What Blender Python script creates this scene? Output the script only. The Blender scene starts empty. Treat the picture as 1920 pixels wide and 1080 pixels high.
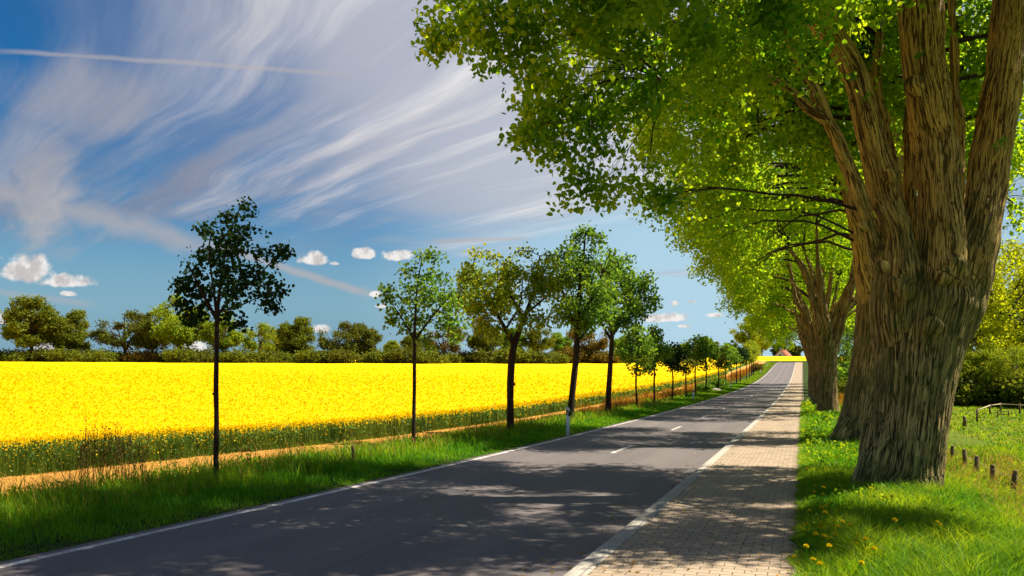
import bpy, math, random
import numpy as np
from mathutils import Vector, Matrix

R_ = math.radians
random.seed(7)
rng = np.random.default_rng(11)
sc = bpy.context.scene
COL = sc.collection

# ------------------------------------------------------------------ camera
CAMZ = 1.75
FPX = 1500.0                    # focal length in pixels of a 1920 wide frame
YAW = math.atan(545.0 / 1500.0)  # the road runs along world +Y, the camera looks left of it
Fv = np.array([-math.sin(YAW), math.cos(YAW), 0.0])
Rv = np.array([math.cos(YAW), math.sin(YAW), 0.0])
cam_d = bpy.data.cameras.new("camera")
cam_d.sensor_width = 36.0
cam_d.lens = 36.0 * FPX / 1920.0
cam_d.shift_y = (672 - 540) / 1920.0
cam_d.clip_start = 0.05
cam_d.clip_end = 6000.0
cam = bpy.data.objects.new("camera", cam_d)
COL.objects.link(cam)
cam.location = (0, 0, CAMZ)
cam.rotation_euler = (R_(90), 0, YAW)
sc.camera = cam

def P(px, py, Y):
    """the point seen at photo pixel (px, py) at depth Y"""
    p = Y * Fv + (px - 960) / FPX * Y * Rv
    return np.array([p[0], p[1], CAMZ + (672 - py) / FPX * Y])

def PU(u, Y):
    p = Y * Fv + (545.0 / FPX * Y + u) * Rv
    return p[0], p[1]

def depth(x, y):
    return x * Fv[0] + y * Fv[1]

# ------------------------------------------------------------------ exposure, sun, sky
sc.view_settings.view_transform = 'Standard'
sc.view_settings.look = 'None'
sc.view_settings.gamma = 1.0
sc.view_settings.exposure = 1.2
SUN_EL = R_(54)
SUN_PHI = R_(12)
sh = math.cos(SUN_PHI) * Rv + math.sin(SUN_PHI) * Fv
SUN = Vector((sh[0] * math.cos(SUN_EL), sh[1] * math.cos(SUN_EL), math.sin(SUN_EL)))
sun_d = bpy.data.lights.new("sun", 'SUN')
sun_d.energy = 5.0
sun_d.angle = R_(0.5)
sun_d.color = (1.0, 0.90, 0.74)
sun = bpy.data.objects.new("sun", sun_d)
COL.objects.link(sun)
sun.rotation_euler = SUN.to_track_quat('Z', 'Y').to_euler()
SUN_ROT = math.atan2(SUN.x, SUN.y)

class N:
    """small helper that writes shader node maths as expressions"""
    def __init__(self, nt):
        self.nt = nt
    def new(self, t, **kw):
        n = self.nt.nodes.new(t)
        for k, v in kw.items():
            setattr(n, k, v)
        return n
    def put(self, sock, v):
        if v is None:
            return
        if isinstance(v, bpy.types.NodeSocket):
            self.nt.links.new(v, sock)
        else:
            sock.default_value = v
    def m(self, op, a, b=None, c=None, clamp=False):
        n = self.new('ShaderNodeMath', operation=op)
        n.use_clamp = clamp
        for s, v in zip(n.inputs, (a, b, c)):
            self.put(s, v)
        return n.outputs[0]
    def v(self, op, a, b=None, scale=None):
        n = self.new('ShaderNodeVectorMath', operation=op)
        self.put(n.inputs[0], a)
        if b is not None:
            self.put(n.inputs[1], b)
        if scale is not None:
            self.put(n.inputs['Scale'], scale)
        return n.outputs['Value'] if op in ('DOT_PRODUCT', 'LENGTH') else n.outputs[0]
    def ss(self, x, a, b, o0=0.0, o1=1.0):
        n = self.new('ShaderNodeMapRange', interpolation_type='SMOOTHSTEP')
        self.put(n.inputs['Value'], x)
        n.inputs['From Min'].default_value = a
        n.inputs['From Max'].default_value = b
        n.inputs['To Min'].default_value = o0
        n.inputs['To Max'].default_value = o1
        return n.outputs[0]
    def noise(self, vec, scale, detail=4, rough=0.5, dist=0.0, col=False):
        n = self.new('ShaderNodeTexNoise')
        self.put(n.inputs['Vector'], vec)
        n.inputs['Scale'].default_value = scale
        n.inputs['Detail'].default_value = detail
        n.inputs['Roughness'].default_value = rough
        n.inputs['Distortion'].default_value = dist
        return n.outputs[1 if col else 0]
    def mix(self, f, a, b, mode='MIX'):
        n = self.new('ShaderNodeMix', data_type='RGBA', blend_type=mode)
        self.put(n.inputs[0], f)
        self.put(n.inputs[6], a if isinstance(a, bpy.types.NodeSocket) else (*a, 1.0))
        self.put(n.inputs[7], b if isinstance(b, bpy.types.NodeSocket) else (*b, 1.0))
        return n.outputs[2]
    def xyz(self, x, y, z):
        n = self.new('ShaderNodeCombineXYZ')
        for s, v in zip(n.inputs, (x, y, z)):
            self.put(s, v)
        return n.outputs[0]
    def sep(self, v):
        n = self.new('ShaderNodeSeparateXYZ')
        self.put(n.inputs[0], v)
        return n.outputs
    def ramp(self, f, stops):
        n = self.new('ShaderNodeValToRGB')
        self.put(n.inputs[0], f)
        e = n.color_ramp.elements
        while len(e) < len(stops):
            e.new(0.5)
        for q, (p, c) in zip(e, stops):
            q.position = p
            q.color = (*c, 1.0)
        return n.outputs[0]

def build_sky():
    w = bpy.data.worlds.new("World")
    sc.world = w
    w.use_nodes = True
    nt = w.node_tree
    nt.nodes.clear()
    k = N(nt)
    out = k.new('ShaderNodeOutputWorld')
    bg = k.new('ShaderNodeBackground')
    nt.links.new(bg.outputs[0], out.inputs[0])
    sky = k.new('ShaderNodeTexSky', sky_type='NISHITA')
    sky.sun_disc = False
    sky.sun_elevation = SUN_EL
    sky.sun_rotation = SUN_ROT
    sky.air_density = 1.0
    sky.dust_density = 0.6
    sky.ozone_density = 2.5
    hsv = k.new('ShaderNodeHueSaturation')
    hsv.inputs['Hue'].default_value = 0.502
    hsv.inputs['Saturation'].default_value = 1.55
    hsv.inputs['Value'].default_value = 0.80
    nt.links.new(sky.outputs[0], hsv.inputs['Color'])
    base = hsv.outputs[0]
    tc = k.new('ShaderNodeTexCoord')
    d = k.v('NORMALIZE', tc.outputs['Generated'])
    dx, dy, dz = k.sep(d)
    az = k.m('ARCTAN2', dx, dy)
    el = k.m('ARCSINE', dz)
    # cirrus: a flat layer of streaks high above, seen in perspective
    zz = k.m('MAXIMUM', dz, 0.03)
    lx, ly = k.m('DIVIDE', dx, zz), k.m('DIVIDE', dy, zz)
    vp = Fv + Rv * (-1100.0 / FPX)
    vp = vp / np.linalg.norm(vp)
    along = k.m('ADD', k.m('MULTIPLY', lx, float(vp[0])), k.m('MULTIPLY', ly, float(vp[1])))
    across = k.m('ADD', k.m('MULTIPLY', lx, float(vp[1])), k.m('MULTIPLY', ly, float(-vp[0])))
    warp = k.noise(k.xyz(lx, ly, 0.0), 0.55, 2, 0.5)
    warp2 = k.noise(k.xyz(lx, ly, 4.0), 1.6, 2, 0.5)
    across_w = k.m('ADD', k.m('ADD', across, k.m('MULTIPLY', warp, 0.55)), k.m('MULTIPLY', warp2, 0.05))
    s1 = k.noise(k.xyz(k.m('MULTIPLY', along, 0.16), k.m('MULTIPLY', across_w, 1.5), 1.3), 1.0, 4, 0.55)
    s2 = k.noise(k.xyz(k.m('MULTIPLY', along, 0.35), k.m('MULTIPLY', across_w, 4.2), 7.7), 1.0, 5, 0.6)
    veil = k.noise(k.xyz(lx, ly, 9.1), 0.45, 4, 0.55)
    f = k.m('ADD', k.m('MULTIPLY', s1, 1.2), k.m('ADD', k.m('MULTIPLY', s2, 0.9), k.m('MULTIPLY', veil, 0.6)))
    cir = k.ss(f, 0.9, 1.7)
    # the cirrus thins out towards the horizon and to the deep blue corner up left
    lim = k.ss(k.m('ADD', el, k.m('MULTIPLY', k.m('SUBTRACT', veil, 0.5), 0.25)), 0.11, 0.20)
    c0 = P(-80, -60, 1.0) - np.array([0, 0, CAMZ]); c0 = c0 / np.linalg.norm(c0)
    corner = k.ss(k.v('DOT_PRODUCT', d, tuple(float(t) for t in c0)), 0.955, 0.998, 1.0, 0.25)
    cir = k.m('MULTIPLY', k.m('MULTIPLY', cir, lim), corner)
    # brighter, whiter towards the sun
    s0 = P(1050, -80, 1.0) - np.array([0, 0, CAMZ]); s0 = s0 / np.linalg.norm(s0)
    near_sun = k.ss(k.v('DOT_PRODUCT', d, tuple(float(t) for t in s0)), 0.86, 1.0)
    ccol = k.mix(near_sun, (0.27, 0.275, 0.34), (0.60, 0.60, 0.66))
    fine = k.noise(k.xyz(k.m('MULTIPLY', along, 0.25), k.m('MULTIPLY', across_w, 3.2), 17.0), 1.0, 5, 0.6)
    ccol = k.mix(k.ss(k.m('ADD', k.m('MULTIPLY', fine, .6), k.m('MULTIPLY', s2, .4)), 0.44, 0.68), ccol, k.mix(near_sun, (0.66, 0.60, 0.58), (0.98, 0.93, 0.90)))
    cir = k.m('MAXIMUM', cir, k.m('MULTIPLY', k.m('MULTIPLY', lim, k.ss(k.m('ADD', near_sun, k.m('MULTIPLY', s1, 0.7)), 0.65, 1.25)), 0.85))
    skyc = base
    # horizon glow to the right
    h0 = P(1420, 600, 1.0) - np.array([0, 0, CAMZ]); h0 = h0 / np.linalg.norm(h0)
    glow = k.m('MULTIPLY', k.ss(k.v('DOT_PRODUCT', d, tuple(float(t) for t in h0)), 0.87, 1.0), 0.85)
    STR = 0.12
    scaled = k.v('SCALE', skyc, scale=STR)
    scaled = k.mix(k.ss(el, 0.17, 0.02, 0.0, 0.75), scaled, (0.15, 0.38, 0.58))
    scaled = k.mix(glow, scaled, (0.50, 0.73, 0.87))
    col = k.mix(k.m('MULTIPLY', cir, 0.95), scaled, ccol)
    # contrails: bands along great circles
    def dirp(px, py):
        q = P(px, py, 1.0) - np.array([0, 0, CAMZ])
        return q / np.linalg.norm(q)
    tr = None
    nz = k.noise(d, 22.0, 3, 0.6)
    for (a, b, w0, s) in (((0, 95), (640, 138), 0.0042, 0.55), ((-40, 345), (380, 462), 0.020, 0.6),
                          ((380, 455), (700, 552), 0.008, 0.7), ((820, 452), (985, 447), 0.004, 0.6),
                          ((-20, 545), (170, 572), 0.006, 0.4)):
        A, B = dirp(*a), dirp(*b)
        n = np.cross(A, B); n /= np.linalg.norm(n)
        t = B - A
        L = float(np.linalg.norm(t)); t = t / L
        dist = k.m('ABSOLUTE', k.m('ADD', k.v('DOT_PRODUCT', d, tuple(map(float, n))), k.m('MULTIPLY', k.m('SUBTRACT', nz, 0.5), w0 * 1.2)))
        band = k.ss(dist, w0, 0.0)
        m0 = float(np.dot((A + B) / 2, t))
        seg = k.ss(k.m('ABSOLUTE', k.m('SUBTRACT', k.v('DOT_PRODUCT', d, tuple(map(float, t))), m0)), L * 0.62, L * 0.38)
        e = k.m('MULTIPLY', k.m('MULTIPLY', band, seg), s)
        tr = e if tr is None else k.m('MAXIMUM', tr, e)
    # wispy upright smears at the left
    wn = k.noise(k.xyz(k.m('MULTIPLY', az, 14.0), k.m('MULTIPLY', el, 3.5), 3.0), 1.0, 4, 0.6, 0.6)
    def ell(px, py, w_, h_):
        q = dirp(px, py)
        a0, e0 = math.atan2(q[0], q[1]), math.asin(q[2])
        x = k.m('DIVIDE', k.m('SUBTRACT', az, a0), w_ / FPX)
        y = k.m('DIVIDE', k.m('SUBTRACT', el, e0), h_ / FPX)
        return x, y
    for (px, py, w_, h_, s) in ((85, 360, 60, 130, 0.6), (150, 190, 150, 70, 0.5), (60, 260, 80, 60, 0.3)):
        x, y = ell(px, py, w_, h_)
        r2 = k.m('ADD', k.m('MULTIPLY', x, x), k.m('MULTIPLY', y, y))
        e = k.m('MULTIPLY', k.ss(k.m('ADD', r2, k.m('MULTIPLY', k.m('SUBTRACT', s2, 0.32), -3.0)), 0.7, -0.9), s)
        tr = k.m('MAXIMUM', tr, e)
    col = k.mix(tr, col, (0.50, 0.46, 0.46))
    # small cumulus clouds near the horizon
    cn = k.noise(d, 42.0, 5, 0.65)
    cn = k.m('MULTIPLY', k.m('SUBTRACT', cn, 0.5), 3.0)
    cm = None
    topl = None
    for (px, py, w_, h_) in ((48, 510, 46, 30), (128, 530, 42, 17), (127, 552, 16, 7), (586, 487, 32, 20),
                             (684, 478, 25, 17), (742, 482, 36, 17), (706, 553, 14, 8), (716, 575, 14, 6),
                             (1250, 598, 50, 13), (1284, 612, 15, 5), (1340, 592, 24, 7), (1264, 570, 9, 6),
                             (1299, 566, 10, 5), (602, 618, 22, 13), (4, 600, 12, 14), (370, 652, 34, 16),
                             (628, 495, 12, 6), (88, 652, 24, 8), (540, 652, 30, 8)):
        x, y = ell(px, py, w_, h_)
        yb = k.m('MULTIPLY', k.m('MINIMUM', y, 0.0), 1.9)
        y2 = k.m('MAXIMUM', y, 0.0)
        r2 = k.m('ADD', k.m('MULTIPLY', x, x), k.m('ADD', k.m('MULTIPLY', yb, yb), k.m('MULTIPLY', y2, y2)))
        e = k.m('SUBTRACT', 1.0, r2)
        cm = e if cm is None else k.m('MAXIMUM', cm, e)
    cmask = k.ss(k.m('ADD', cm, cn), 0.05, 0.75)
    puff = k.noise(d, 60.0, 3, 0.6)
    cc = k.mix(k.ss(puff, 0.38, 0.62), (0.62, 0.57, 0.56), (0.98, 0.93, 0.88))
    col = k.mix(k.m('MULTIPLY', cmask, 0.92), col, cc)
    nt.links.new(col, bg.inputs['Color'])
    bg.inputs['Strength'].default_value = SKY_GAIN
SKY_GAIN = 0.42
build_sky()

# ------------------------------------------------------------------ helpers
def tag(o, label=None, cat=None, group=None, kind=None):
    if label: o['label'] = label
    if cat: o['category'] = cat
    if group: o['group'] = group
    if kind: o['kind'] = kind
    return o

def empty(name, loc, label=None, cat=None, group=None):
    o = bpy.data.objects.new(name, None)
    o.empty_display_size = 0.3
    COL.objects.link(o)
    o.location = tuple(float(t) for t in loc)
    return tag(o, label, cat, group)

_perm = np.random.default_rng(5).permutation(256)
_perm = np.concatenate([_perm, _perm, _perm])
_grad = np.random.default_rng(6).normal(size=(256, 3))
_grad /= np.linalg.norm(_grad, axis=1)[:, None]

def pn(p, off=0.0):
    """gradient noise of an (n,3) array"""
    p = np.asarray(p, float) + off
    i = np.floor(p).astype(int)
    f = p - i
    u = f * f * f * (f * (f * 6 - 15) + 10)
    i &= 255
    r = 0
    for a in (0, 1):
        for b in (0, 1):
            for c in (0, 1):
                h = _perm[_perm[_perm[i[:, 0] + a] + i[:, 1] + b] + i[:, 2] + c] & 255
                g = _grad[h]
                q = f - np.array([a, b, c])
                w = (u[:, 0] if a else 1 - u[:, 0]) * (u[:, 1] if b else 1 - u[:, 1]) * (u[:, 2] if c else 1 - u[:, 2])
                r = r + w * (g * q).sum(1)
    return r * 1.6

def fbm(p, n=3, off=0.0):
    r, a = 0, 1.0
    p = np.asarray(p, float)
    for k in range(n):
        r = r + a * pn(p * 2 ** k, off + 17.3 * k)
        a *= 0.5
    return r

class MB:
    """collects polygons for one mesh"""
    def __init__(self):
        self.v, self.f, self.s, self.mi, self.n = [], [], [], [], 0
    def add(self, v, f, mi=0):
        v = np.asarray(v, float).reshape(-1, 3)
        f = np.asarray(f, int)
        self.v.append(v)
        self.f.append((f + self.n).ravel())
        self.s.append(np.full(len(f), f.shape[1]))
        self.mi.append(np.full(len(f), mi))
        self.n += len(v)
    def mesh(self, name, mats, smooth=False):
        me = bpy.data.meshes.new(name)
        v = np.concatenate(self.v); f = np.concatenate(self.f); s = np.concatenate(self.s)
        me.vertices.add(len(v)); me.vertices.foreach_set('co', v.astype(np.float32).ravel())
        me.loops.add(len(f)); me.loops.foreach_set('vertex_index', f.astype(np.int32))
        me.polygons.add(len(s))
        me.polygons.foreach_set('loop_start', (np.cumsum(s) - s).astype(np.int32))
        me.polygons.foreach_set('loop_total', s.astype(np.int32))
        me.polygons.foreach_set('material_index', np.concatenate(self.mi).astype(np.int32))
        if smooth:
            me.polygons.foreach_set('use_smooth', np.ones(len(s), bool))
        me.update(calc_edges=True)
        for m in (mats if isinstance(mats, (list, tuple)) else [mats]):
            me.materials.append(m)
        return me
    def build(self, name, mats, parent=None, smooth=False, loc=(0, 0, 0)):
        """vertices are in world space; loc is the object's origin"""
        loc = np.array([float(t) for t in loc])
        if np.any(loc):
            self.v = [q - loc for q in self.v]
        o = bpy.data.objects.new(name, self.mesh(name, mats, smooth))
        COL.objects.link(o)
        if parent is None:
            o.location = loc
        else:
            o.parent = parent
            o.location = tuple(loc - np.array(parent.location)) if np.any(loc) else (0, 0, 0)
        return o
    # shapes
    def box(self, c, size, mi=0, rz=0.0, taper=1.0):
        x, y, z = size[0] / 2, size[1] / 2, size[2] / 2
        v = np.array([[-x, -y, -z], [x, -y, -z], [x, y, -z], [-x, y, -z],
                      [-x * taper, -y * taper, z], [x * taper, -y * taper, z], [x * taper, y * taper, z], [-x * taper, y * taper, z]])
        cr, sr = math.cos(rz), math.sin(rz)
        v = np.stack([v[:, 0] * cr - v[:, 1] * sr, v[:, 0] * sr + v[:, 1] * cr, v[:, 2]], 1) + np.array(c)
        self.add(v, [[0, 3, 2, 1], [4, 5, 6, 7], [0, 1, 5, 4], [1, 2, 6, 5], [2, 3, 7, 6], [3, 0, 4, 7]], mi)
    def tube(self, pts, rad, seg=8, mi=0, cap=True):
        pts = np.asarray(pts, float); rad = np.broadcast_to(rad, len(pts)).astype(float)
        n = len(pts)
        t = np.gradient(pts, axis=0)
        t /= np.linalg.norm(t, axis=1)[:, None] + 1e-9
        ref = np.array([1.0, 0, 0]) if abs(t[0][0]) < 0.9 else np.array([0, 1.0, 0])
        a = ref - t[0] * np.dot(ref, t[0]); a /= np.linalg.norm(a)
        ang = np.linspace(0, 2 * math.pi, seg, endpoint=False)
        V = []
        for i in range(n):
            a = a - t[i] * np.dot(a, t[i]); a /= np.linalg.norm(a) + 1e-9
            b = np.cross(t[i], a)
            V.append(pts[i] + rad[i] * (np.cos(ang)[:, None] * a + np.sin(ang)[:, None] * b))
        V = np.concatenate(V)
        i = np.arange(n - 1)[:, None] * seg
        j = np.arange(seg)[None, :]
        j2 = (j + 1) % seg
        F = np.stack([i + j, i + j2, i + seg + j2, i + seg + j], -1).reshape(-1, 4)
        base = self.n
        self.add(V, F, mi)
        if cap:
            for idx, q in ((np.arange(seg)[::-1], 0), (np.arange(seg) + (n - 1) * seg, 1)):
                self.f.append(idx + base); self.s.append(np.array([seg])); self.mi.append(np.array([mi]))

def spline(pts, n=12, extra=None):
    """Catmull-Rom through the points; extra columns (radii) are carried along"""
    p = np.asarray(pts, float)
    p = np.vstack([2 * p[0] - p[1], p, 2 * p[-1] - p[-2]])
    out = []
    for i in range(1, len(p) - 2):
        for t in np.linspace(0, 1, n, endpoint=False):
            a, b, c, d = p[i - 1], p[i], p[i + 1], p[i + 2]
            out.append(0.5 * ((2 * b) + (-a + c) * t + (2 * a - 5 * b + 4 * c - d) * t * t + (-a + 3 * b - 3 * c + d) * t ** 3))
    out.append(p[-2])
    return np.array(out)

def unit(v):
    return v / (np.linalg.norm(v, axis=-1, keepdims=True) + 1e-9)

def leaf_polys(pos, size, droop=0.5, shape='leaf', flat=0.0, aspect=0.9, g=rng):
    """one polygon per leaf; returns verts, faces"""
    n = len(pos)
    d = g.normal(size=(n, 3)); d[:, 2] = d[:, 2] * (1 - flat) - droop
    d = unit(d)
    s = unit(np.cross(d, g.normal(size=(n, 3)) + np.array([0, 0, 2.0 * flat])))
    size = np.broadcast_to(size, n)[:, None] * g.uniform(0.55, 1.25, (n, 1))
    if shape == 'leaf':
        prof = [(0, 0), (0.22, 0.46), (0.62, 0.40), (1.0, 0), (0.62, -0.40), (0.22, -0.46)]
    elif shape == 'quad':
        prof = [(0, 0), (0.45, 0.5), (1.0, 0), (0.45, -0.5)]
    else:
        prof = [(0, -0.35), (0, 0.35), (1.0, 0.25), (1.0, -0.25)]
    nrm = np.cross(d, s)
    V = np.stack([pos + size * (a * d + b * aspect * s + (0.10 * abs(b)) * nrm) for a, b in prof], 1)
    k = len(prof)
    return V.reshape(-1, 3), np.arange(n * k).reshape(n, k)

# ------------------------------------------------------------------ materials
def new_mat(name):
    m = bpy.data.materials.new(name)
    m.use_nodes = True
    nt = m.node_tree
    nt.nodes.clear()
    k = N(nt)
    out = k.new('ShaderNodeOutputMaterial')
    return m, k, out

def foliage(name, c1, c2, t1, t2, trans=0.45, rough=0.6, gloss=0.02):
    """leaf surface: diffuse, light shining through, a little gloss; every leaf its own tint"""
    m, k, out = new_mat(name)
    geo = k.new('ShaderNodeNewGeometry')
    r = geo.outputs['Random Per Island']
    tc = k.new('ShaderNodeTexCoord')
    big = k.noise(tc.outputs['Object'], 0.9, 2)
    f = k.m('ADD', k.m('MULTIPLY', r, 0.5), k.m('MULTIPLY', k.ss(big, 0.36, 0.64), 0.5))
    dcol = k.mix(f, c1, c2)
    tcol = k.mix(f, t1, t2)
    d = k.new('ShaderNodeBsdfDiffuse'); k.put(d.inputs['Color'], dcol)
    t = k.new('ShaderNodeBsdfTranslucent'); k.put(t.inputs['Color'], tcol)
    mx = k.new('ShaderNodeMixShader'); mx.inputs[0].default_value = trans
    k.nt.links.new(d.outputs[0], mx.inputs[1]); k.nt.links.new(t.outputs[0], mx.inputs[2])
    g = k.new('ShaderNodeBsdfGlossy'); g.inputs['Roughness'].default_value = rough
    g.inputs['Color'].default_value = (0.5, 0.55, 0.4, 1)
    m2 = k.new('ShaderNodeMixShader'); m2.inputs[0].default_value = gloss
    k.nt.links.new(mx.outputs[0], m2.inputs[1]); k.nt.links.new(g.outputs[0], m2.inputs[2])
    k.nt.links.new(m2.outputs[0], out.inputs[0])
    return m

def surf(name, color, rough=0.8, bump=None, bump_d=0.02, spec=0.3):
    m, k, out = new_mat(name)
    b = k.new('ShaderNodeBsdfPrincipled')
    c = color(k) if callable(color) else (*color, 1.0)
    k.put(b.inputs['Base Color'], c)
    k.put(b.inputs['Roughness'], rough(k) if callable(rough) else rough)
    b.inputs['Specular IOR Level'].default_value = spec
    if bump:
        bn = k.new('ShaderNodeBump')
        bn.inputs['Distance'].default_value = bump_d
        bn.inputs['Strength'].default_value = 1.0
        k.put(bn.inputs['Height'], bump(k))
        k.nt.links.new(bn.outputs[0], b.inputs['Normal'])
    k.nt.links.new(b.outputs[0], out.inputs[0])
    return m

def obj_co(k):
    return k.new('ShaderNodeTexCoord').outputs['Object']

M = {}
M['leaf_linden'] = foliage('linden_leaf', (0.018, 0.085, 0.006), (0.15, 0.30, 0.012), (0.12, 0.42, 0.008), (0.82, 0.92, 0.012), 0.56)
M['leaf_far_linden'] = foliage('linden_leaf_far', (0.03, 0.12, 0.006), (0.14, 0.28, 0.012), (0.24, 0.52, 0.008), (0.74, 0.84, 0.012), 0.55)
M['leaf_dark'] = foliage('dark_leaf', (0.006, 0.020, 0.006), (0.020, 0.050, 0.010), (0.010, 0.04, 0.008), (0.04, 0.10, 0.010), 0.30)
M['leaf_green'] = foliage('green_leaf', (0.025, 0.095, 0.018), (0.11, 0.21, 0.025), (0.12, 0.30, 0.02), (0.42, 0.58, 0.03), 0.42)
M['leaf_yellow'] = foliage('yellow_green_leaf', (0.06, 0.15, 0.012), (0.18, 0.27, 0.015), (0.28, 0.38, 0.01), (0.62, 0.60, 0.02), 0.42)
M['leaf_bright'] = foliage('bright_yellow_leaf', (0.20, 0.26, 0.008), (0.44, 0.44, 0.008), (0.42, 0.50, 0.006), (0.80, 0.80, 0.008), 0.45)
M['leaf_olive'] = foliage('olive_leaf', (0.05, 0.075, 0.010), (0.14, 0.15, 0.015), (0.10, 0.13, 0.01), (0.24, 0.24, 0.02), 0.35)
M['leaf_forest'] = foliage('forest_leaf', (0.045, 0.075, 0.006), (0.17, 0.19, 0.012), (0.10, 0.17, 0.01), (0.32, 0.33, 0.02), 0.38)
M['leaf_rust'] = foliage('rust_leaf', (0.10, 0.075, 0.010), (0.20, 0.135, 0.016), (0.13, 0.10, 0.01), (0.26, 0.19, 0.02), 0.35)
M['grass'] = foliage('grass_blade', (0.022, 0.12, 0.006), (0.15, 0.29, 0.012), (0.10, 0.34, 0.005), (0.62, 0.70, 0.014), 0.42, 0.5, 0.02)
M['grass_lush'] = foliage('lush_grass_blade', (0.020, 0.14, 0.006), (0.09, 0.27, 0.010), (0.08, 0.34, 0.005), (0.42, 0.66, 0.010), 0.40, 0.5, 0.02)
M['straw'] = foliage('dry_straw', (0.25, 0.13, 0.02), (0.60, 0.38, 0.08), (0.30, 0.16, 0.02), (0.60, 0.35, 0.05), 0.3)
M['reed'] = foliage('orange_reed', (0.30, 0.12, 0.012), (0.62, 0.30, 0.03), (0.35, 0.14, 0.01), (0.65, 0.32, 0.03), 0.35)
M['rape_leaf'] = foliage('rape_leaf', (0.035, 0.10, 0.020), (0.14, 0.24, 0.045), (0.07, 0.18, 0.02), (0.30, 0.42, 0.05), 0.35)
M['rape_flower'] = foliage('rape_flower', (0.77, 0.49, 0.001), (0.80, 0.525, 0.001), (0.77, 0.49, 0.001), (0.80, 0.525, 0.001), 0.5, 0.6, 0.01)
M['dark_weed'] = foliage('dark_weed', (0.03, 0.02, 0.006), (0.07, 0.05, 0.010), (0.03, 0.025, 0.006), (0.06, 0.05, 0.01), 0.1)
M['petal'] = foliage('dandelion_petal', (0.74, 0.56, 0.004), (0.85, 0.70, 0.006), (0.5, 0.40, 0.004), (0.6, 0.5, 0.006), 0.25, 0.6, 0.01)

def bark_mat(name, dark, light, moss=0.0, scale=1.0, ridged=False, golden=False):
    m, k, out = new_mat(name)
    co = obj_co(k)
    x, y, z = k.sep(co)
    bx, by, bz = x, y, z
    if ridged:
        ab = k.new('ShaderNodeAttribute'); ab.attribute_name = 'bark_co'
        bx, by, bz = k.sep(ab.outputs['Vector'])
    st = k.xyz(bx, by, k.m('MULTIPLY', bz, 0.07))
    n1 = k.noise(st, 16.0 * scale, 5, 0.65, 0.4)
    n2 = k.noise(co, 2.2 * scale, 4, 0.6)
    n3 = k.noise(st, 46.0 * scale, 3, 0.6)
    at = k.new('ShaderNodeAttribute'); at.attribute_name = 'cavity'
    wz = k.xyz(k.m('ADD', bx, k.m('MULTIPLY', n2, 0.06)), k.m('ADD', by, k.m('MULTIPLY', n2, -0.06)), k.m('MULTIPLY', bz, 0.045))
    fl = k.ss(k.m('ABSOLUTE', k.m('SUBTRACT', k.noise(wz, 21.0, 1.5, 0.5), 0.5)), 0.0, 0.055)
    fl2 = k.ss(k.m('ABSOLUTE', k.m('SUBTRACT', k.noise(wz, 48.0, 1, 0.5), 0.5)), 0.0, 0.06)
    furrow = k.m('MULTIPLY', k.m('ADD', 0.25, k.m('MULTIPLY', fl, 0.75)), k.m('ADD', 0.55, k.m('MULTIPLY', fl2, 0.45)))
    rd = k.m('MULTIPLY', k.m('ADD', k.m('MULTIPLY', at.outputs['Fac'], 0.55), k.m('MULTIPLY', n1, 0.75)), furrow) if ridged else k.m('ADD', n1, 0.1)
    c = k.ramp(rd, [(0.12, tuple(t * 0.15 for t in dark)), (0.38, dark), (0.66, light), (0.90, tuple(t * 1.7 for t in light))])
    c = k.mix(k.m('MULTIPLY', k.ss(k.m('ADD', z, k.m('MULTIPLY', n2, 1.5)), 2.2, 6.2), 0.8), c, k.mix(k.ss(rd, .35, .75), (0.10, 0.050, 0.008), (0.60, 0.36, 0.07))) if golden else c  # upper limbs turn bright gold: their warm light is put into the bark colour
    if moss:
        geo = k.new('ShaderNodeNewGeometry')
        mm = k.m('MULTIPLY', k.m('MULTIPLY', k.ss(z, 5.5, 3.5), 1.0), k.ss(k.m('ADD', k.noise(co, 1.1, 4, 0.65), k.m('MULTIPLY', k.noise(st, 12, 3), 0.25)), 0.52, 0.70))
        mm = k.m('MULTIPLY', mm, moss)
        c = k.mix(mm, c, (0.055, 0.085, 0.010))
    b = k.new('ShaderNodeBsdfPrincipled')
    k.put(b.inputs['Base Color'], c)
    b.inputs['Roughness'].default_value = 0.85
    b.inputs['Specular IOR Level'].default_value = 0.25
    bn = k.new('ShaderNodeBump'); bn.inputs['Distance'].default_value = 0.03; bn.inputs['Strength'].default_value = 0.9
    k.put(bn.inputs['Height'], k.m('ADD', k.m('ADD', n1, k.m('MULTIPLY', n3, 0.3)), k.m('MULTIPLY', furrow, 0.9)))
    k.nt.links.new(bn.outputs[0], b.inputs['Normal'])
    k.nt.links.new(b.outputs[0], out.inputs[0])
    return m
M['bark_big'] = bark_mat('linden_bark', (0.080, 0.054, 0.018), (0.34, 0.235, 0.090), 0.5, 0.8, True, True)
M['bark'] = bark_mat('row_linden_bark', (0.08, 0.045, 0.016), (0.30, 0.19, 0.07), 0.45, 0.8, True)
M['bark_dark'] = bark_mat('young_bark', (0.018, 0.010, 0.006), (0.055, 0.028, 0.015), 0.0, 2.0)
M['bark_far'] = bark_mat('far_bark', (0.03, 0.022, 0.012), (0.09, 0.065, 0.03), 0.0, 0.4)

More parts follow.
